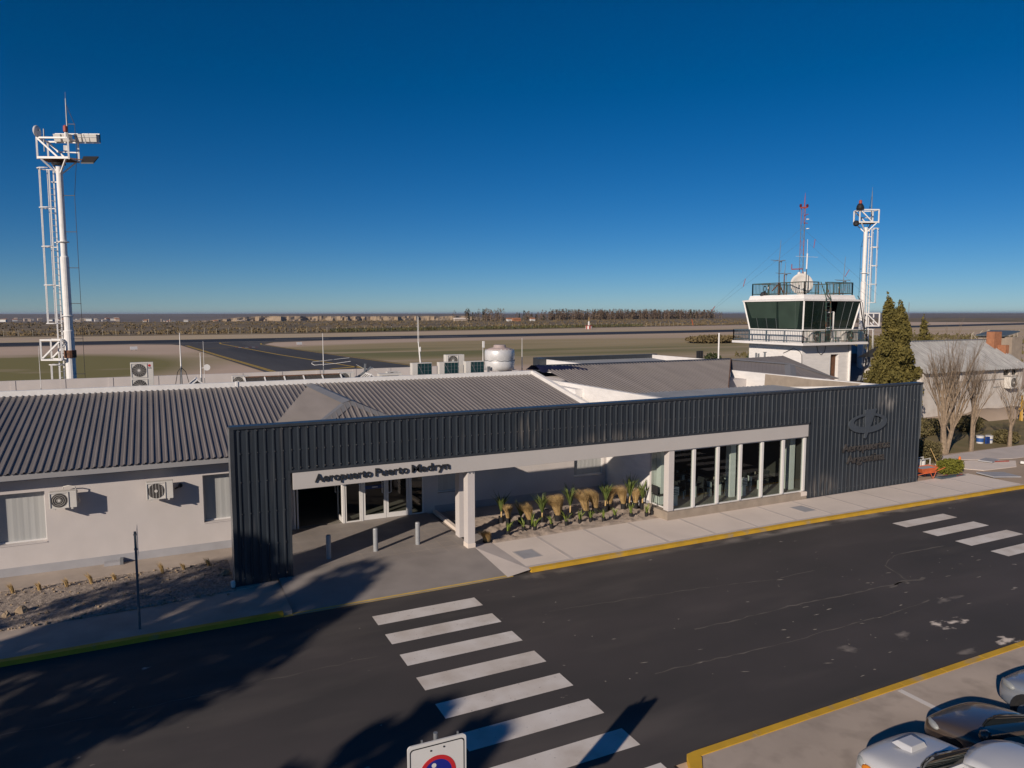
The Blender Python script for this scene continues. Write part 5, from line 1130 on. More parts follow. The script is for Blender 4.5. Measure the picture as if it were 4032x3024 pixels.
def bucket(lab,x,y,blue):
    t=thing('paint_bucket',lab,'bucket',(x,y,-.02),0,'paint buckets on the lawn'); mb=MB(); mb.lathe([(.20,0),(.225,.46),(.24,.47),(.24,.50),(.22,.50)],(0,0,0),20); mb.build('body',M['signwhite'],t); mb=MB(); mb.lathe([(.209,.1),(.222,.36)],(0,0,0),20) if blue else mb.lathe([(.212,.2),(.217,.28)],(0,0,0),20); mb.v=[(a*1.012,b*1.012,c) for a,b,c in mb.v]; mb.build('blue_label',M['doorblue'] if False else mat('label_blue',(.03,.10,.32),.5,.05,3),t)
    mb=MB(); mb.tube([(.24*math.cos(a*.35),-.02+.1*math.sin(a*.35),.48+.12*math.sin(a*.35)) for a in range(10)],.008,4); mb.build('handle',M['steel'],t)
bucket('white and blue paint bucket on the lawn, left one of the pair',46.45,5.35,True); bucket('mostly white paint bucket on the lawn, right one of the pair',47.1,5.15,False)
o=tag(MB().prism([(-.2,-.05,0),(.2,-.05,0),(.2,-.05,.45),(-.2,-.05,.45)],(0,.1,0)).build('blue_panel',mat('panel_blue',(.015,.05,.22),.5,.05,3)),'dark blue board leaning between the two paint buckets','board'); o.location=(46.78,5.05,-.02)
t=thing('yellow_machine','yellow machine with white drum at the right edge by the house','machine',(59.9,10.2,-.6)); mb=MB(); mb.lathe([(.25,-.4),(.5,-.25),(.56,.1),(.4,.5),(.28,.55)],(.25,0,2.55),20,'x'); mb.build('drum',M['signwhite'],t,smooth=True); mb=MB(); mb.bar((-.2,0,0),(-.1,0,2.6),.14); mb.bar((.4,.3,0),(0,0,1.8),.1); mb.bar((-.5,-.3,0),(-.1,0,1.6),.1); mb.bar((-.45,0,1.5),(.4,0,1.6),.16); mb.build('frame',mat('machine_yellow',(.45,.26,.04),.6,.15,4),t)
# ------------------------------------------------------------------ parked cars
def car(label,x,y,K):
    """nose towards +Y; origin on the ground under the nose"""
    t=thing('parked_car',label,'car',(x,y,-.02),K.get('rz',0),'cars parked nose to the kerb')
    paint=K['paint']; W_=K['w']/2; st=K['st']   # (y, width factor, bottom, deck)
    sec=[(0,0),(.88,0),(1.,.2),(1.02,.5),(.99,.78),(.93,.93),(.78,.99),(.42,1.03),(0,1.045)]
    mb=MB(); n=len(sec)*2-2; rows=[]
    for (yy,wf,zb,zd) in st:
        half=[(W_*wf*a,zb+(zd-zb)*b) for a,b in sec]; ringp=half+[(-a,b) for a,b in reversed(half[1:-1])]
        rows.append([(a,yy,b) for a,b in ringp])
    for r_ in rows: mb.v+=r_
    for i in range(len(rows)-1):
        for k in range(n): k2=(k+1)%n; mb.f.append((i*n+k,i*n+k2,(i+1)*n+k2,(i+1)*n+k)); mb.m.append(0)
    mb.f.append(tuple(range(n))); mb.m.append(0); mb.f.append(tuple((len(rows)-1)*n+k for k in reversed(range(n)))); mb.m.append(0)
    o=recalc(mb.build('body',paint,t,smooth=True)); s=o.modifiers.new('sub','SUBSURF'); s.levels=2; s.render_levels=2
    yb,zb,yr,zr,bw,rw=K['ws']       # windscreen base y,z at the middle, roof front y,z, half widths
    ye=K['rear']; na=9
    def arc(y,z,w,c,dz=0): return [(w*(2*i/(na-1)-1),y-c*abs(2*i/(na-1)-1)**2.2,z-dz*(2*i/(na-1)-1)**2) for i in range(na)]
    A=arc(yb,zb,bw,.32,.05); B=arc(yr,zr,rw,.16,.05); C_=arc(ye+.75,zr-.03,rw,-.1,.05); D=arc(ye+.1,zb+.06,bw,-.2,.05)
    mb=MB(); mb.v+=A+B
    for i in range(na-1): mb.f.append((i,i+1,na+i+1,na+i)); mb.m.append(0)
    mb.build('windscreen',M['carglass'],t,smooth=True)
    mb=MB(); mb.v+=D+C_
    for i in range(na-1): mb.f.append((i+1,i,na+i,na+i+1)); mb.m.append(0)
    mb.build('rear_window',M['carglass'],t,smooth=True)
    mb=MB(); m_=6
    for j in range(m_+1):
        f=j/m_
        for i in range(na):
            p=Vector(B[i]).lerp(Vector(C_[i]),f); mb.v.append((p.x*(1.0),p.y,p.z+.06*math.sin(math.pi*f)+.012))
    for j in range(m_):
        for i in range(na-1): mb.f.append((j*na+i,j*na+i+1,(j+1)*na+i+1,(j+1)*na+i)); mb.m.append(0)
    rf=mb.build('roof',paint,t,smooth=True); so=rf.modifiers.new('thick','SOLIDIFY'); so.thickness=.03
    for sgn,i in ((-1,0),(1,na-1)):
        mb=MB(); a,b,c,d=A[i],B[i],C_[i],D[i]; mb.poly(*( (a,b,c,d) if sgn>0 else (d,c,b,a))); w_=mb.build('side_window',M['carglass'],t)
        mb=MB(); mb.bar(a,b,.07,.05); mb.bar(c,d,.09,.05); m1=Vector(a).lerp(Vector(d),.48); m2=Vector(b).lerp(Vector(c),.48); mb.bar(tuple(m1),tuple(m2),.07,.04); mb.bar(b,c,.06,.05); mb.build('pillar',paint,t)
        mb=MB(); mb.lathe([(.02,-.09),(.10,-.07),(.11,.0),(.08,.06),(.02,.07)],(sgn*(bw+.16),yb-.42,zb+.10),12,'y'); mb.bar((sgn*bw,yb-.4,zb+.03),(sgn*(bw+.1),yb-.42,zb+.08),.04); mb.build('mirror',K.get('mirror',paint),t,smooth=True)
        for wy in K['wheels']:
            mb=MB(); mb.lathe([(.19,-.11),(.30,-.115),(.335,-.08),(.335,.08),(.30,.115),(.19,.11)],(sgn*(W_-.10),wy,.335),28,'x'); wh=mb.build('wheel',M['rubber'],t,smooth=False)
            mb=MB(); xx=sgn*(W_+.005)
            mb.lathe([(.20,-.06),(.19,.0),(.05,.01)],(xx-sgn*.0,wy,.335),20,'x'); mb.build('rim',M['chrome'],wh)
            mb=MB(); mb.lathe([(.375,-.02),(.375,.02)],(sgn*(W_-.008),wy,.345),24,'x'); mb.build('wheel_arch',M['black'],t)
    for sgn in (-1,1):
        mb=MB(); hx,hy,hz,hw,hl,hh=K['lamp']
        mb=MB(); mb.lathe([(.01,-1),(.5,-.87),(.87,-.5),(1,0),(.87,.5),(.5,.87),(.01,1)],(0,0,0),20)
        h=mb.build('headlight',M['lamp'],t,smooth=True); h.location=(sgn*(hx-.09),hy-.10,hz-.0); h.scale=(.085,hl*.72,hh*.95); h.rotation_euler=(-.12,0,sgn*.72)
        if K.get('amber'):
            mb=MB(); mb.lathe([(.01,-1),(.5,-.87),(.87,-.5),(1,0),(.87,.5),(.5,.87),(.01,1)],(0,0,0),16); a_=mb.build('indicator',M['amber'],t,smooth=True); a_.location=(sgn*(hx+.05),hy-.30,hz+.0); a_.scale=(.05,.11,.075)
        continue
        vs=[(sgn*(hx),hy,hz-hh),(sgn*(hx-hw),hy+.14,hz-hh),(sgn*(hx-hw),hy+.10,hz+hh*.7),(sgn*(hx+.02),hy-.12,hz+hh*1.1),(sgn*(hx+.05),hy-hl,hz+hh*.8),(sgn*(hx+.05),hy-hl*.7,hz-hh*.4)]
        mb.poly(*(vs if sgn<0 else vs[::-1])); c=Vector((0,0,0))
        for v in vs: c+=Vector(v)/6
        d=Vector((sgn*.6,.7,.3)).normalized()*.05; 
        mb2=MB(); cen=tuple(c+d); mb2.add([cen]+vs,[((0,k+1,(k+1)%6+1) if sgn<0 else (0,(k+1)%6+1,k+1)) for k in range(6)]); h=mb2.build('headlight',M['lamp'],t,smooth=True)
        if K.get('amber'):
            mb=MB(); q=Vector(vs[4]).lerp(Vector(vs[5]),.5)+Vector((sgn*.02,.10,-.02)); mb.lathe([(.0,.05),(.06,.03),(.08,-.03)],tuple(q),10,'x'); mb.build('indicator',M['amber'],h)
    mb=MB(); gy=st[0][0]; mb.box(-.42,.42,gy-.05,gy+.012,.48,.62); mb.build('grille',M['black'],t)
    mb=MB(); sl_=(zr-zb)/(yb-yr)
    g=lambda x,s:(x,yb-.32*abs(x/bw)**2.2-s,zb-.05*(x/bw)**2+sl_*s+.012)
    for x0_,x1_ in ((-.62*bw,-.02*bw),(.05*bw,.62*bw)):
        MB().tube([g(x0_,.02),g((x0_+x1_)/2,.05),g(x1_,.09)],.007,4).build('wiper',M['black'],t)
    if K.get('scoop'):
        x0,x1,y0,y1,z=K['scoop']; mb=MB(); mb.add([(x0,y0,z-.06),(x1,y0,z-.06),(x1,y1,z-.02),(x0,y1,z-.02),(x0+.06,y0+.05,z+.055),(x1-.06,y0+.05,z+.055),(x1-.05,y1-.07,z+.045),(x0+.05,y1-.07,z+.045)],[(4,5,6,7),(0,1,5,4),(1,2,6,5),(2,3,7,6),(3,0,4,7)]); recalc(mb.build('bonnet_scoop',paint,t,bevel=.012))
    if K.get('seam'):
        for sgn in (-1,1): MB().bar((sgn*(W_*.80),-.25,K['seam']),(sgn*(W_*.86),-1.2,K['seam']+.06),.008).build('bonnet_seam',M['black'],t)
    return t
def paintm(n,c,metal=.4,rough=.22):
    m=mat(n,c,rough,.02,2,metal=metal); m.node_tree.nodes['Principled BSDF'].inputs['Coat Weight'].default_value=.6; m.node_tree.nodes['Principled BSDF'].inputs['Coat Roughness'].default_value=.06; return m
PK=dict(paint=paintm('silver_white_paint',(.56,.57,.59),.15,.3),w=1.74,
  st=[(0,.55,.40,.72),(-.06,.78,.32,.88),(-.2,.92,.26,.985),(-.5,.985,.25,1.05),(-1.0,1,.25,1.10),(-1.25,1.,.25,1.11),(-2.2,1,.25,1.08),(-3.2,1,.25,1.06),(-4.6,1,.28,1.05),(-4.95,.98,.3,1.02),(-5.0,.9,.4,.9)],
  ws=(-.98,1.14,-1.72,1.72,.76,.62),rear=-3.35,wheels=(-.85,-3.9),lamp=(.80,-.13,.80,.34,.22,.10),amber=True,scoop=(-.22,.24,-.78,-.40,1.125))
car('silver white pickup with bonnet scoop and amber indicator, nearest at bottom right',9.45,-15.28,PK)
BK=dict(paint=paintm('brown_metallic_paint',(.135,.105,.09),.55,.2),w=1.74,
  st=[(0,.5,.36,.58),(-.05,.72,.28,.70),(-.18,.88,.22,.79),(-.45,.97,.20,.87),(-.95,1,.2,.96),(-1.2,1,.2,.98),(-2.2,1,.2,.96),(-3.2,1,.2,.97),(-3.9,.97,.22,.95),(-4.15,.9,.28,.88),(-4.22,.75,.4,.75)],
  ws=(-.92,.99,-1.75,1.44,.74,.58),rear=-3.5,wheels=(-.80,-3.35),lamp=(.76,-.17,.70,.26,.36,.08))
car('dark brown metallic hatchback parked between the two paler cars',11.80,-14.92,BK)
GK=dict(BK); GK['paint']=paintm('blue_grey_paint',(.30,.335,.39),.45,.22); GK['w']=1.70; GK['lamp']=(.74,-.15,.68,.24,.40,.09)
car('blue grey hatchback at right edge, furthest of the parked cars',14.66,-14.66,GK)

# ------------------------------------------------------------------ cafe furniture behind the glass
PT=mat('pale_table_leg',(.55,.58,.56),.5,.03,3); DK=mat('dark_chair',(.03,.03,.032),.5,.1,4)
def table(lab,x,y):
    t=thing('cafe_table',lab,'table',(x,y,.33),0,'tables inside the cafe'); mb=MB(); mb.box(-.38,.38,-.35,.35,.71,.75); mb.build('tabletop',DK,t)
    for dx in (-.30,.30):
        mb=MB(); mb.box(dx-.06,dx+.06,-.08,.08,.0,.71); mb.build('leg',PT,t)
    mb=MB(); mb.box(-.05,.04,-.03,.03,.75,.86); tag(mb.build('menu_holder',M['bare'],None),'small card holder standing on the '+lab,'card holder','card holders on the cafe tables').location=(x,y,.33)
    return t
def chair(lab,x,y,rz):
    t=thing('cafe_chair',lab,'chair',(x,y,.33),rz,'dark chairs inside the cafe'); mb=MB(); mb.box(-.21,.21,-.21,.21,.44,.47); mb.build('seat',DK,t); mb=MB(); mb.box(-.21,.21,.19,.22,.5,.85); mb.build('backrest',DK,t)
    for a in (-.18,.18):
        for b in (-.18,.18): mb=MB(); mb.tube([(a,b,.44),(a*1.15,b*1.15,0)],.014,5); mb.build('leg',DK,t)
TB=((17.75,1.2,'first cafe table behind the corner glass'),(19.05,1.5,'second cafe table from the corner'),(20.35,1.3,'third cafe table, left of the inside pier'),(21.45,1.4,'fourth cafe table, just right of the inside pier'),(22.75,1.3,'fifth cafe table, last but one at right'),(19.7,3.1,'cafe table standing in the second row'))
for i,(x,y,l) in enumerate(TB):
    table(l,x,y)
    chair('dark chair left of the '+l,x-.58,y,R(90)); chair('dark chair right of the '+l,x+.58,y+.1,R(-90))
for i,(x,lab) in enumerate(((17.65,'patterned white cafe box near the corner table'),(21.5,'patterned white cafe box by the fourth table'))):
    t=thing('menu_box',lab,'box',(x,.75,.33),0); mb=MB(); mb.box(-.17,.17,-.1,.1,.45,.80); mb.build('casing',M['signwhite'],t); mb=MB()
    for k in range(4): mb.box(-.14,.14,-.108,-.1,.5+k*.07,.525+k*.07)
    mb.build('pattern',M['black'],t); mb=MB(); mb.box(-.12,.12,-.08,.08,0,.45); mb.build('stand',PT,t)

# ------------------------------------------------------------------ airfield
M['plain']=mat('airfield_ground',(.60,.455,.345),.97,.12,.02,var2=(.46,.35,.265),stretch=(.25,1,1),detail=8)
overlay(M['plain'],(.33,.26,.13),.04,.30,.5,.95,(.12,1,1),((105,135,0),(110,62,20)),2,.85)
overlay(M['plain'],(.15,.15,.045),.06,.42,.55,.9,(.1,1,1),((85,135,0),(85,36,20)),5,.6)
overlay(M['plain'],(.20,.175,.055),.05,.22,.42,1.,(.5,1,1),((-24,116,0),(34,48,20)),3,.7)
overlay(M['plain'],(.50,.40,.25),.03,.3,.55,.8,(.2,1,1),((150,290,0),(500,65,20)),7,.8)
overlay(M['plain'],(.46,.35,.20),.02,.38,.58,.75,(.14,1,1),((330,190,0),(260,120,30)),9,.8)
M['far']=mat('far_scrub_ground',(.25,.185,.11),.97,.2,.03,var2=(.09,.07,.042),stretch=(.6,1,1),detail=9)
overlay(M['far'],(.36,.28,.16),.045,.56,.7,.7,(.4,1,1))
M['cliff']=mat('pale_cliff',(.44,.33,.22),.97,.15,.02,var2=(.32,.24,.155),stretch=(1,1,3),detail=6)
M['ridge']=mat('distant_dark_plain',(.20,.165,.15),.97,.15,.004,var2=(.12,.105,.10),detail=8)
CX,CY=-1.95,-23.5
def sm(a,b,x): x=max(0,min(1,(x-a)/(b-a))); return x*x*(3-2*x)
from mathutils import noise as NZ
def tz(r,az,x,y):
    w=1-sm(22.5,25,az); 
    if az<-60 or az>110: w=0
    z=-.17; n=NZ.fractal(Vector((x*.004,y*.004,1)),1.,2.,4)
    if r>820:
        low=-.17+(-9.0+.17)*sm(820,1500,r)*w; cf=sm(1.0,8,az)*w; 
        rim=1610+85*NZ.fractal(Vector((az*.5,3,2)),1.,2.,3)+34*NZ.fractal(Vector((az*2.1,3,r*.012)),.7,2.,5); wd=60+90*abs(NZ.noise(Vector((az*.7,8,1))))
        up_c=sm(rim,rim+wd,r)*(11.6+2.2*NZ.noise(Vector((az*.9,4,4)))+1.2*n); up_s=sm(1600,6500,r)*(12.0)+1.4*n*sm(1600,3500,r)
        hi=up_c*cf+up_s*(1-cf)
        z=low+hi*w+ sm(3000,12000,r)*(2.6*w+4.5*(1-w))+ (1-w)*.6*n*sm(900,3000,r)
    return z
rs=[.1,20,60,150,300,500,700,820]+[820+k*85 for k in range(1,9)]+[1520+k*11 for k in range(22)]+[1800,2000,2300,2700,3200,4000,5000,6500,9000,13000,20000,32000]
azs=[-180+k*8 for k in range(21)]+[-14+k*.14 for k in range(580)]+[68+k*8 for k in range(14)]
azs=[a for a in azs if a<180]
mb=MB(); na_=len(azs)
for r in rs:
    for a in azs:
        x=CX+r*math.sin(R(a)); y=CY+r*math.cos(R(a)); mb.v.append((x,y,tz(r,a,x,y)))
for i in range(len(rs)-1):
    for j in range(na_):
        j2=(j+1)%na_; f=(i*na_+j,i*na_+j2,(i+1)*na_+j2,(i+1)*na_+j)
        za=[mb.v[q][2] for q in f]; rr=rs[i]
        mi=0 if rr<820 else 1 if rr<1500 else 3
        if 1500<=rr<1790 and max(za)-min(za)>.42: mi=2
        mb.f.append(f); mb.m.append(mi)
struct(mb.build('terrain',[M['plain'],M['far'],M['cliff'],M['ridge']]))
# scrub belt beyond the runway
def far_y(x): return 300+.0*x if x<60 else 300+(x-60)*.26
mb=MB(); X_=[-260,-120,-40,60,160,280,400,600,900]
for a,b in zip(X_,X_[1:]): mb.add([(a,far_y(a),-.10),(b,far_y(b),-.10),(b,835-.28*max(0,b-300),-.10),(a,835-.28*max(0,a-300),-.10)],[(0,1,2,3)])
struct(mb.build('scrubland',M['far']))
mb=MB(); NE=[(-260,192),(-38,207),(116,220),(250,237),(437,268),(574,294),(1300,405)]; FE=[(-260,222),(-43,237),(132,253),(285,273),(480,308),(671,347),(1450,495)]
rwy=mat('runway_asphalt',(.030,.029,.032),.75,.15,.05,stretch=(.2,1,1))
mb.add([(x,y,-.08) for x,y in NE]+[(x,y,-.08) for x,y in FE],[(i,i+1,8+i,7+i) for i in range(6)]); struct(mb.build('runway',rwy))
mb=MB()
for (x0,y0),(x1,y1) in zip(NE,NE[1:]): mb.add([(x0,y0+.5,-.07),(x1,y1+.5,-.07),(x1,y1+1.5,-.07),(x0,y0+1.5,-.07)],[(0,1,2,3)])
for a in (34,60,86): mb.add([(a,229,-.07),(a+18,230.5,-.07),(a+18,231.6,-.07),(a,230.1,-.07)],[(0,1,2,3)])
struct(mb.build('runway_marking',mat('faded_white_line',(.45,.42,.39),.85,.1,1)))
tw=mat('taxiway_asphalt',(.085,.08,.078),.8,.18,.08,stretch=(.6,.15,1)); overlay(tw,(.025,.024,.026),.1,.5,.7,.7,(1.2,.1,1))
sheet('taxiway',[(30,24),(45,24),(42,60),(36.8,93),(27.2,172),(25.5,192),(30,206),(46,213.8),(-8,209.4),(2,203),(4.2,196),(8.5,140),(12.4,89),(14,60),(-40,40),(-40,24)],-.10,tw)
yl=mat('taxi_line_yellow',(.55,.36,.05),.8,.1,2)
mb=MB()
def line(pts,w,z=-.09):
    for p,q in zip(pts,pts[1:]):
        d=Vector((q[0]-p[0],q[1]-p[1],0)).normalized(); s=Vector((-d.y,d.x,0))*w/2
        mb.add([(p[0]-s.x,p[1]-s.y,z),(q[0]-s.x,q[1]-s.y,z),(q[0]+s.x,q[1]+s.y,z),(p[0]+s.x,p[1]+s.y,z)],[(0,1,2,3)])
line([(15.2,62),(13.4,89),(9.2,140),(5.3,192)],.3); line([(15.7,62),(13.9,89),(9.7,140),(5.8,192)],.3)
line([(30,60),(27.0,93),(21.2,136),(17.6,172),(14.8,200),(15.2,208),(19,212.5),(40,217)],.5)
line([(39,70),(36.0,93),(26.5,172),(24.6,190),(25.5,198),(32,207)],.4); line([(6.5,172.4),(15.5,172.6)],.3); line([(22.5,90.5),(27.8,93.5)],1.0); line([(16,88.6),(20.5,89.6)],.9)
struct(mb.build('taxiway_marking',yl))
mb=MB()
for k in range(7):
    mb.cur=k%2; mb.add([(16.2+k*.8,173.0,-.085),(17.0+k*.8,173.0,-.085),(17.0+k*.8,174.4,-.085),(16.2+k*.8,174.4,-.085)],[(0,1,2,3)])
struct(mb.build('holding_marking',[M['red'],M['signwhite']]))
for x,y,lab in ((-6.5,168,'small white runway marker board left of the taxiway'),(33,178,'small white marker board right of the taxiway')):
    t=thing('marker_board',lab,'marker',(x,y,-.15),.4,'marker boards by the taxiway'); mb=MB(); mb.prism([(-.8,0,.3),(.8,0,.3),(.9,.3,1.0),(-.7,.3,1.0)],(0,.06,0)); recalc(mb.build('board',M['paint'],t)); mb=MB(); mb.bar((-.5,.1,0),(-.5,.2,.5),.06); mb.bar((.5,.1,0),(.5,.2,.5),.06); mb.build('leg',M['steel'],t)
# scrub as one mass
rnd=random.Random(12); mb=MB(); pts=[]
def bushes(n,fx,fy,size):
    for i in range(n):
        x=fx(); y=fy(x); s=size*rnd.uniform(.5,1.5)
        for k in range(9): pts.append((x+rnd.gauss(0,s*.6),y+rnd.gauss(0,s*.6),abs(rnd.gauss(0,s*.28))+.1))
bushes(2300,lambda:rnd.uniform(-190,640),lambda x:far_y(x)+12+rnd.random()**1.5*(500-.28*max(0,x-200)),1.3)
bushes(420,lambda:rnd.uniform(-80,420),lambda x:far_y(x)+20+rnd.uniform(-9,9),1.5)
leaves(mb,pts,.62,5,2.0)
stuff(mb.build('scrub',mat('scrub_foliage',(.24,.18,.10),.95,.3,.05,var2=(.11,.088,.05),spec=.1)),'low brown desert scrub covering the plain beyond the runway','scrub')
mb=MB(); pts=[]; bushes(520,lambda:rnd.uniform(96,260),lambda x:x*.52+rnd.uniform(-16,34),1.5); bushes(70,lambda:rnd.uniform(62,110),lambda x:x*.62+rnd.uniform(-8,10),1.0); leaves(mb,pts,.55,9,2.0)
stuff(mb.build('scrub',M['hedge']),'brown olive scrub on the airfield edge behind the whitewashed house','scrub')
# perimeter fences
PO=mat('pale_concrete_post',(.42,.38,.30),.9,.1,1)
def cpost():
    mb=MB(); mb.bar((0,0,0),(0,0,2.6),.17); mb.bar((0,0,2.55),(.55,-.25,3.2),.14); return mb
FP=[(212.7,108.7),(232,118),(247,125),(245,123.5),(220.7,106.8),(233.6,113),(238.7,115),(247.3,117.8),(250,118),(251.8,118)]
for i,(x,y) in enumerate(FP):
    if i==0: p0=cpost().build('fence_post',PO)
    o=p0 if i==0 else dup(p0); o.location=(x,y,-.2)
    tag(o,'pale concrete fence post with bent top beyond the whitewashed house','fence post','bent concrete fence posts beyond the house')
bpy.data.objects[p0.name]['label']='leftmost bent concrete fence post, braced by a slanting strut'
tag(MB().bar((0,0,0),(-1.9,1.2,2.8),.14).build('fence_strut',PO),'slanting concrete strut bracing the leftmost bent fence post','fence strut').location=(214.6,107.5,-.2)
t=thing('perimeter_fence','far airfield fence of thin posts and faint mesh before the scrub','fence',(0,0,0)); mb=MB(); x=-110
pp=MB().tube([(0,0,0),(0,0,2.4)],.09,5).build('post',PO,t); n_=0
while x<330 and n_<95:
    o=pp if n_==0 else dup(pp,parent=t); o.location=(x,far_y(x)+10,-.1); x+=4.7; n_+=1
mb=MB(); 
for i in range(90):
    a=70+i*2.4; b=a+2.4; mb.add([(a,far_y(a)+9.9,.0),(b,far_y(b)+9.9,.0),(b,far_y(b)+9.9,1.7),(a,far_y(a)+9.9,1.7)],[(0,1,2,3)])
so=mb.build('green_mesh',glass('green_mesh_screen',(.62,.72,.60),.0),t)
# radio beacon beyond the runway
t=thing('radio_beacon','red and white checkered radio beacon hut with white mast beyond the runway','radio beacon',(211.7,316.8,-.1))
mb=MB()
for k in range(12):
    a=k*math.pi/6; mb.cur=k%2; b=a+math.pi/6; mb.add([(1.8*math.cos(a),1.8*math.sin(a),0),(1.8*math.cos(b),1.8*math.sin(b),0),(1.8*math.cos(b),1.8*math.sin(b),1.9),(1.8*math.cos(a),1.8*math.sin(a),1.9)],[(0,1,2,3)])
mb.build('hut',[M['red'],M['signwhite']],t); mb=MB(); mb.lathe([(2.3,1.9),(2.3,2.05)],(0,0,0),16); mb.build('roof_disc',M['red'],t)
mb=MB(); mb.lathe([(.55,2.05),(.5,3.9),(.2,4.3)],(0,0,0),12); mb.build('mast_base',M['signwhite'],t); mb=MB(); mb.tube([(0,0,4.2),(0,0,6.4)],.16,6); mb.build('mast',M['tan'],t)
tag(MB().bar((0,0,0),(-1.3,0,4.2),.3).build('marker_pole',M['orange']),'slanted orange marker pole standing by the fence beyond the runway','pole').location=(338,381,0)
# windbreak of trees
rnd=random.Random(20); mbB=MB(); mbG=MB(); mbT=MB()
def row(p,q,n,h0,h1,green=.12,jit=14):
    for i in range(n):
        f=(i+rnd.random())/n; x=p[0]+(q[0]-p[0])*f+rnd.uniform(-jit,jit)*.5; y=p[1]+(q[1]-p[1])*f+rnd.uniform(-jit,jit); h=rnd.uniform(h0,h1)*1.22; g=rnd.random()<green
        w=h*(.13 if g else .24); pts=[]
        for k in range(66):
            t_=rnd.random(); rr=w*(1-t_ if g else math.sin(math.pi*(.12+.83*t_)))*math.sqrt(rnd.random()); a=rnd.uniform(0,6.283); pts.append((x+rr*math.cos(a),y+rr*math.sin(a),-.5+h*(.08+.92*t_)))
        leaves(mbG if g else mbB,pts,.8,i,-.3)
        mbT.tube([(x,y,-1),(x,y,h*.5)],.25,4,False)
row((452,790),(830,915),400,8.5,12.6,.14); row((380,740),(470,800),26,6,11,.2); row((310,745),(352,720),34,8,12.5,.2); row((540,830),(700,880),50,9,13,.05)
stuff(mbB.build('tree_belt',mat('bare_belt_brown',(.19,.135,.092),.95,.25,.1,var2=(.105,.075,.055),spec=.1)),'long belt of bare brown poplars on the horizon left of the tower','trees')
stuff(mbG.build('tree_belt',mat('belt_conifer',(.035,.042,.022),.95,.3,.2,spec=.1)),'dark pointed conifers scattered along the far poplar belt','trees')
stuff(mbT.build('tree_belt_trunks',M['bark']),'trunks of the far poplar belt','trees')
for x,y,w,m,lab in ((352,688,9,'brick','small red roofed farmhouse by the left end of the far tree belt'),(345,692,5,'signwhite','small white farmhouse touching the red one by the far trees'),(378,700,5,'signwhite','tiny white shed right of the red farmhouse'),(306,735,16,'lot','long low pale shed before the left clump of far trees')):
    t=thing('farmhouse',lab,'house',(x,y,-.2)); mb=MB(); mb.box(-w/2,w/2,-2,2,0,2.6); mb.build('wall',M[m],t); mb=MB(); mb.prism([(-w/2-.3,-2.4,2.5),(-w/2-.3,2.4,2.5),(-w/2-.3,0,3.9)],(w+.6,0,0)); recalc(mb.build('roof',M['brick'] if m!='lot' else M['walk'],t))
# far town at the left edge, chimneys
rnd=random.Random(33)
for i in range(46):
    az=rnd.uniform(-9.3,-2.2) if i<36 else rnd.uniform(-2,7); r=rnd.uniform(1850,2350) if i<36 else rnd.uniform(1480,1570); x=CX+r*math.sin(R(az)); y=CY+r*math.cos(R(az)); w=rnd.uniform(5,13); d=rnd.uniform(5,9); h=rnd.uniform(3,6); z=tz(r,az,x,y)-.3
    t=thing('town_house','tiny pale house of the far town on the left horizon' if i<36 else 'tiny pale building scattered below the far cliffs','house',(x,y,z),rnd.uniform(-.5,.5),'houses of the far town' if i<36 else 'buildings below the far cliffs')
    mb=MB(); mb.box(-w/2,w/2,-d/2,d/2,0,h); mb.build('wall',M[rnd.choice(['signwhite','signwhite','lot','beam','bare'])],t); mb=MB(); mb.prism([(-w/2-.4,-d/2-.4,h),(-w/2-.4,d/2+.4,h),(-w/2-.4,0,h+1.6)],(w+.8,0,0)); recalc(mb.build('roof',M[rnd.choice(['brick','oldroof','lot'])],t))
for k,az in enumerate((-.35,.45,1.0)):
    r=1400; x=CX+r*math.sin(R(az)); y=CY+r*math.cos(R(az)); tag(MB().tube([(0,0,0),(0,0,9)],[1.0,.8],8).build('chimney_stack',M['lot']),'thin pale chimney on the far plain left of the cliffs','chimney','chimneys on the far plain').location=(x,y,tz(r,az,x,y)-1)
az=54.6; r=1500; t=thing('radio_mast','thin far radio mast on the right horizon above the small cypress','mast',(CX+r*math.sin(R(az)),CY+r*math.cos(R(az)),-.2)); mb=MB(); 
for k in range(3): a=k*2.094; mb.tube([(1.2*math.cos(a),1.2*math.sin(a),0),(.4*math.cos(a),.4*math.sin(a),28)],.25,4)
for k in range(9): mb.bar((-1,0,k*3),(1,.3,k*3+1.5),.2)
mb.build('lattice',M['steel'],t)
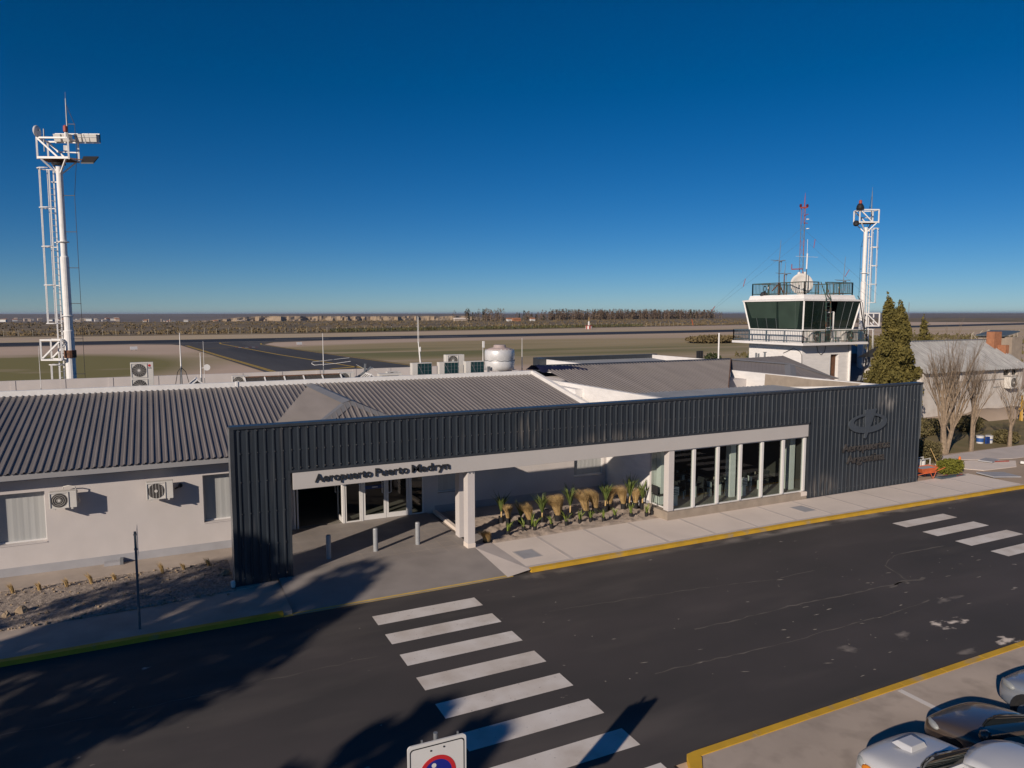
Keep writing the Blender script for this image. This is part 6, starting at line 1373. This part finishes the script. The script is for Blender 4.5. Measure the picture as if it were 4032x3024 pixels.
# ------------------------------------------------------------------ light, sky, camera
EL,AZX=22.,32.2
d=Vector((math.cos(R(AZX))*math.cos(R(EL)),math.sin(R(AZX))*math.cos(R(EL)),-math.sin(R(EL))))
sl=bpy.data.lights.new('sun','SUN'); sl.energy=4.5; sl.angle=R(.53); sl.color=(1.,.86,.72)
so=bpy.data.objects.new('sun',sl); COL.objects.link(so); so.rotation_euler=d.to_track_quat('-Z','Y').to_euler()
nt=W.node_tree; bg=nt.nodes['Background']; sk=nt.nodes.new('ShaderNodeTexSky'); sk.sky_type='NISHITA'; sk.sun_disc=False
sk.sun_elevation=R(EL); sk.sun_rotation=math.atan2(-d.x,-d.y)%(2*math.pi); sk.air_density=.68; sk.dust_density=0; sk.ozone_density=6.0; sk.altitude=0
hs=nt.nodes.new('ShaderNodeHueSaturation'); hs.inputs['Saturation'].default_value=1.23
nt.links.new(sk.outputs[0],hs.inputs['Color']); nt.links.new(hs.outputs[0],bg.inputs[0]); bg.inputs[1].default_value=.058
# thin air: one box round the camera and the whole scene
hm=bpy.data.materials.new('air'); hm.use_nodes=True; hn=hm.node_tree; hn.nodes.remove(hn.nodes['Principled BSDF']); pv=hn.nodes.new('ShaderNodeVolumePrincipled'); pv.inputs['Density'].default_value=4e-5; pv.inputs['Color'].default_value=(.62,.74,.95,1); pv.inputs['Anisotropy'].default_value=.2; hn.links.new(pv.outputs[0],hn.nodes['Material Output'].inputs['Volume'])
stuff(MB().box(CX-34000,CX+34000,CY-34000,CY+34000,-11.5,40).build('haze',hm),'thin pale air over the plain','haze')
cam=bpy.data.cameras.new('camera'); co=bpy.data.objects.new('camera',cam); COL.objects.link(co)
cam.sensor_width=36; cam.lens=2864.0/4032*36; cam.clip_start=.1; cam.clip_end=60000
co.location=(-1.9502,-23.5355,8.5); co.rotation_euler=(math.pi/2-.0968,.0008,-.4556)
S.camera=co
S.view_settings.view_transform='Standard'; S.view_settings.look='None'; S.view_settings.exposure=0; S.view_settings.gamma=1
S.cycles.max_bounces=6; S.cycles.diffuse_bounces=3; S.cycles.glossy_bounces=3; S.cycles.transparent_max_bounces=12; S.cycles.caustics_reflective=False; S.cycles.caustics_refractive=False
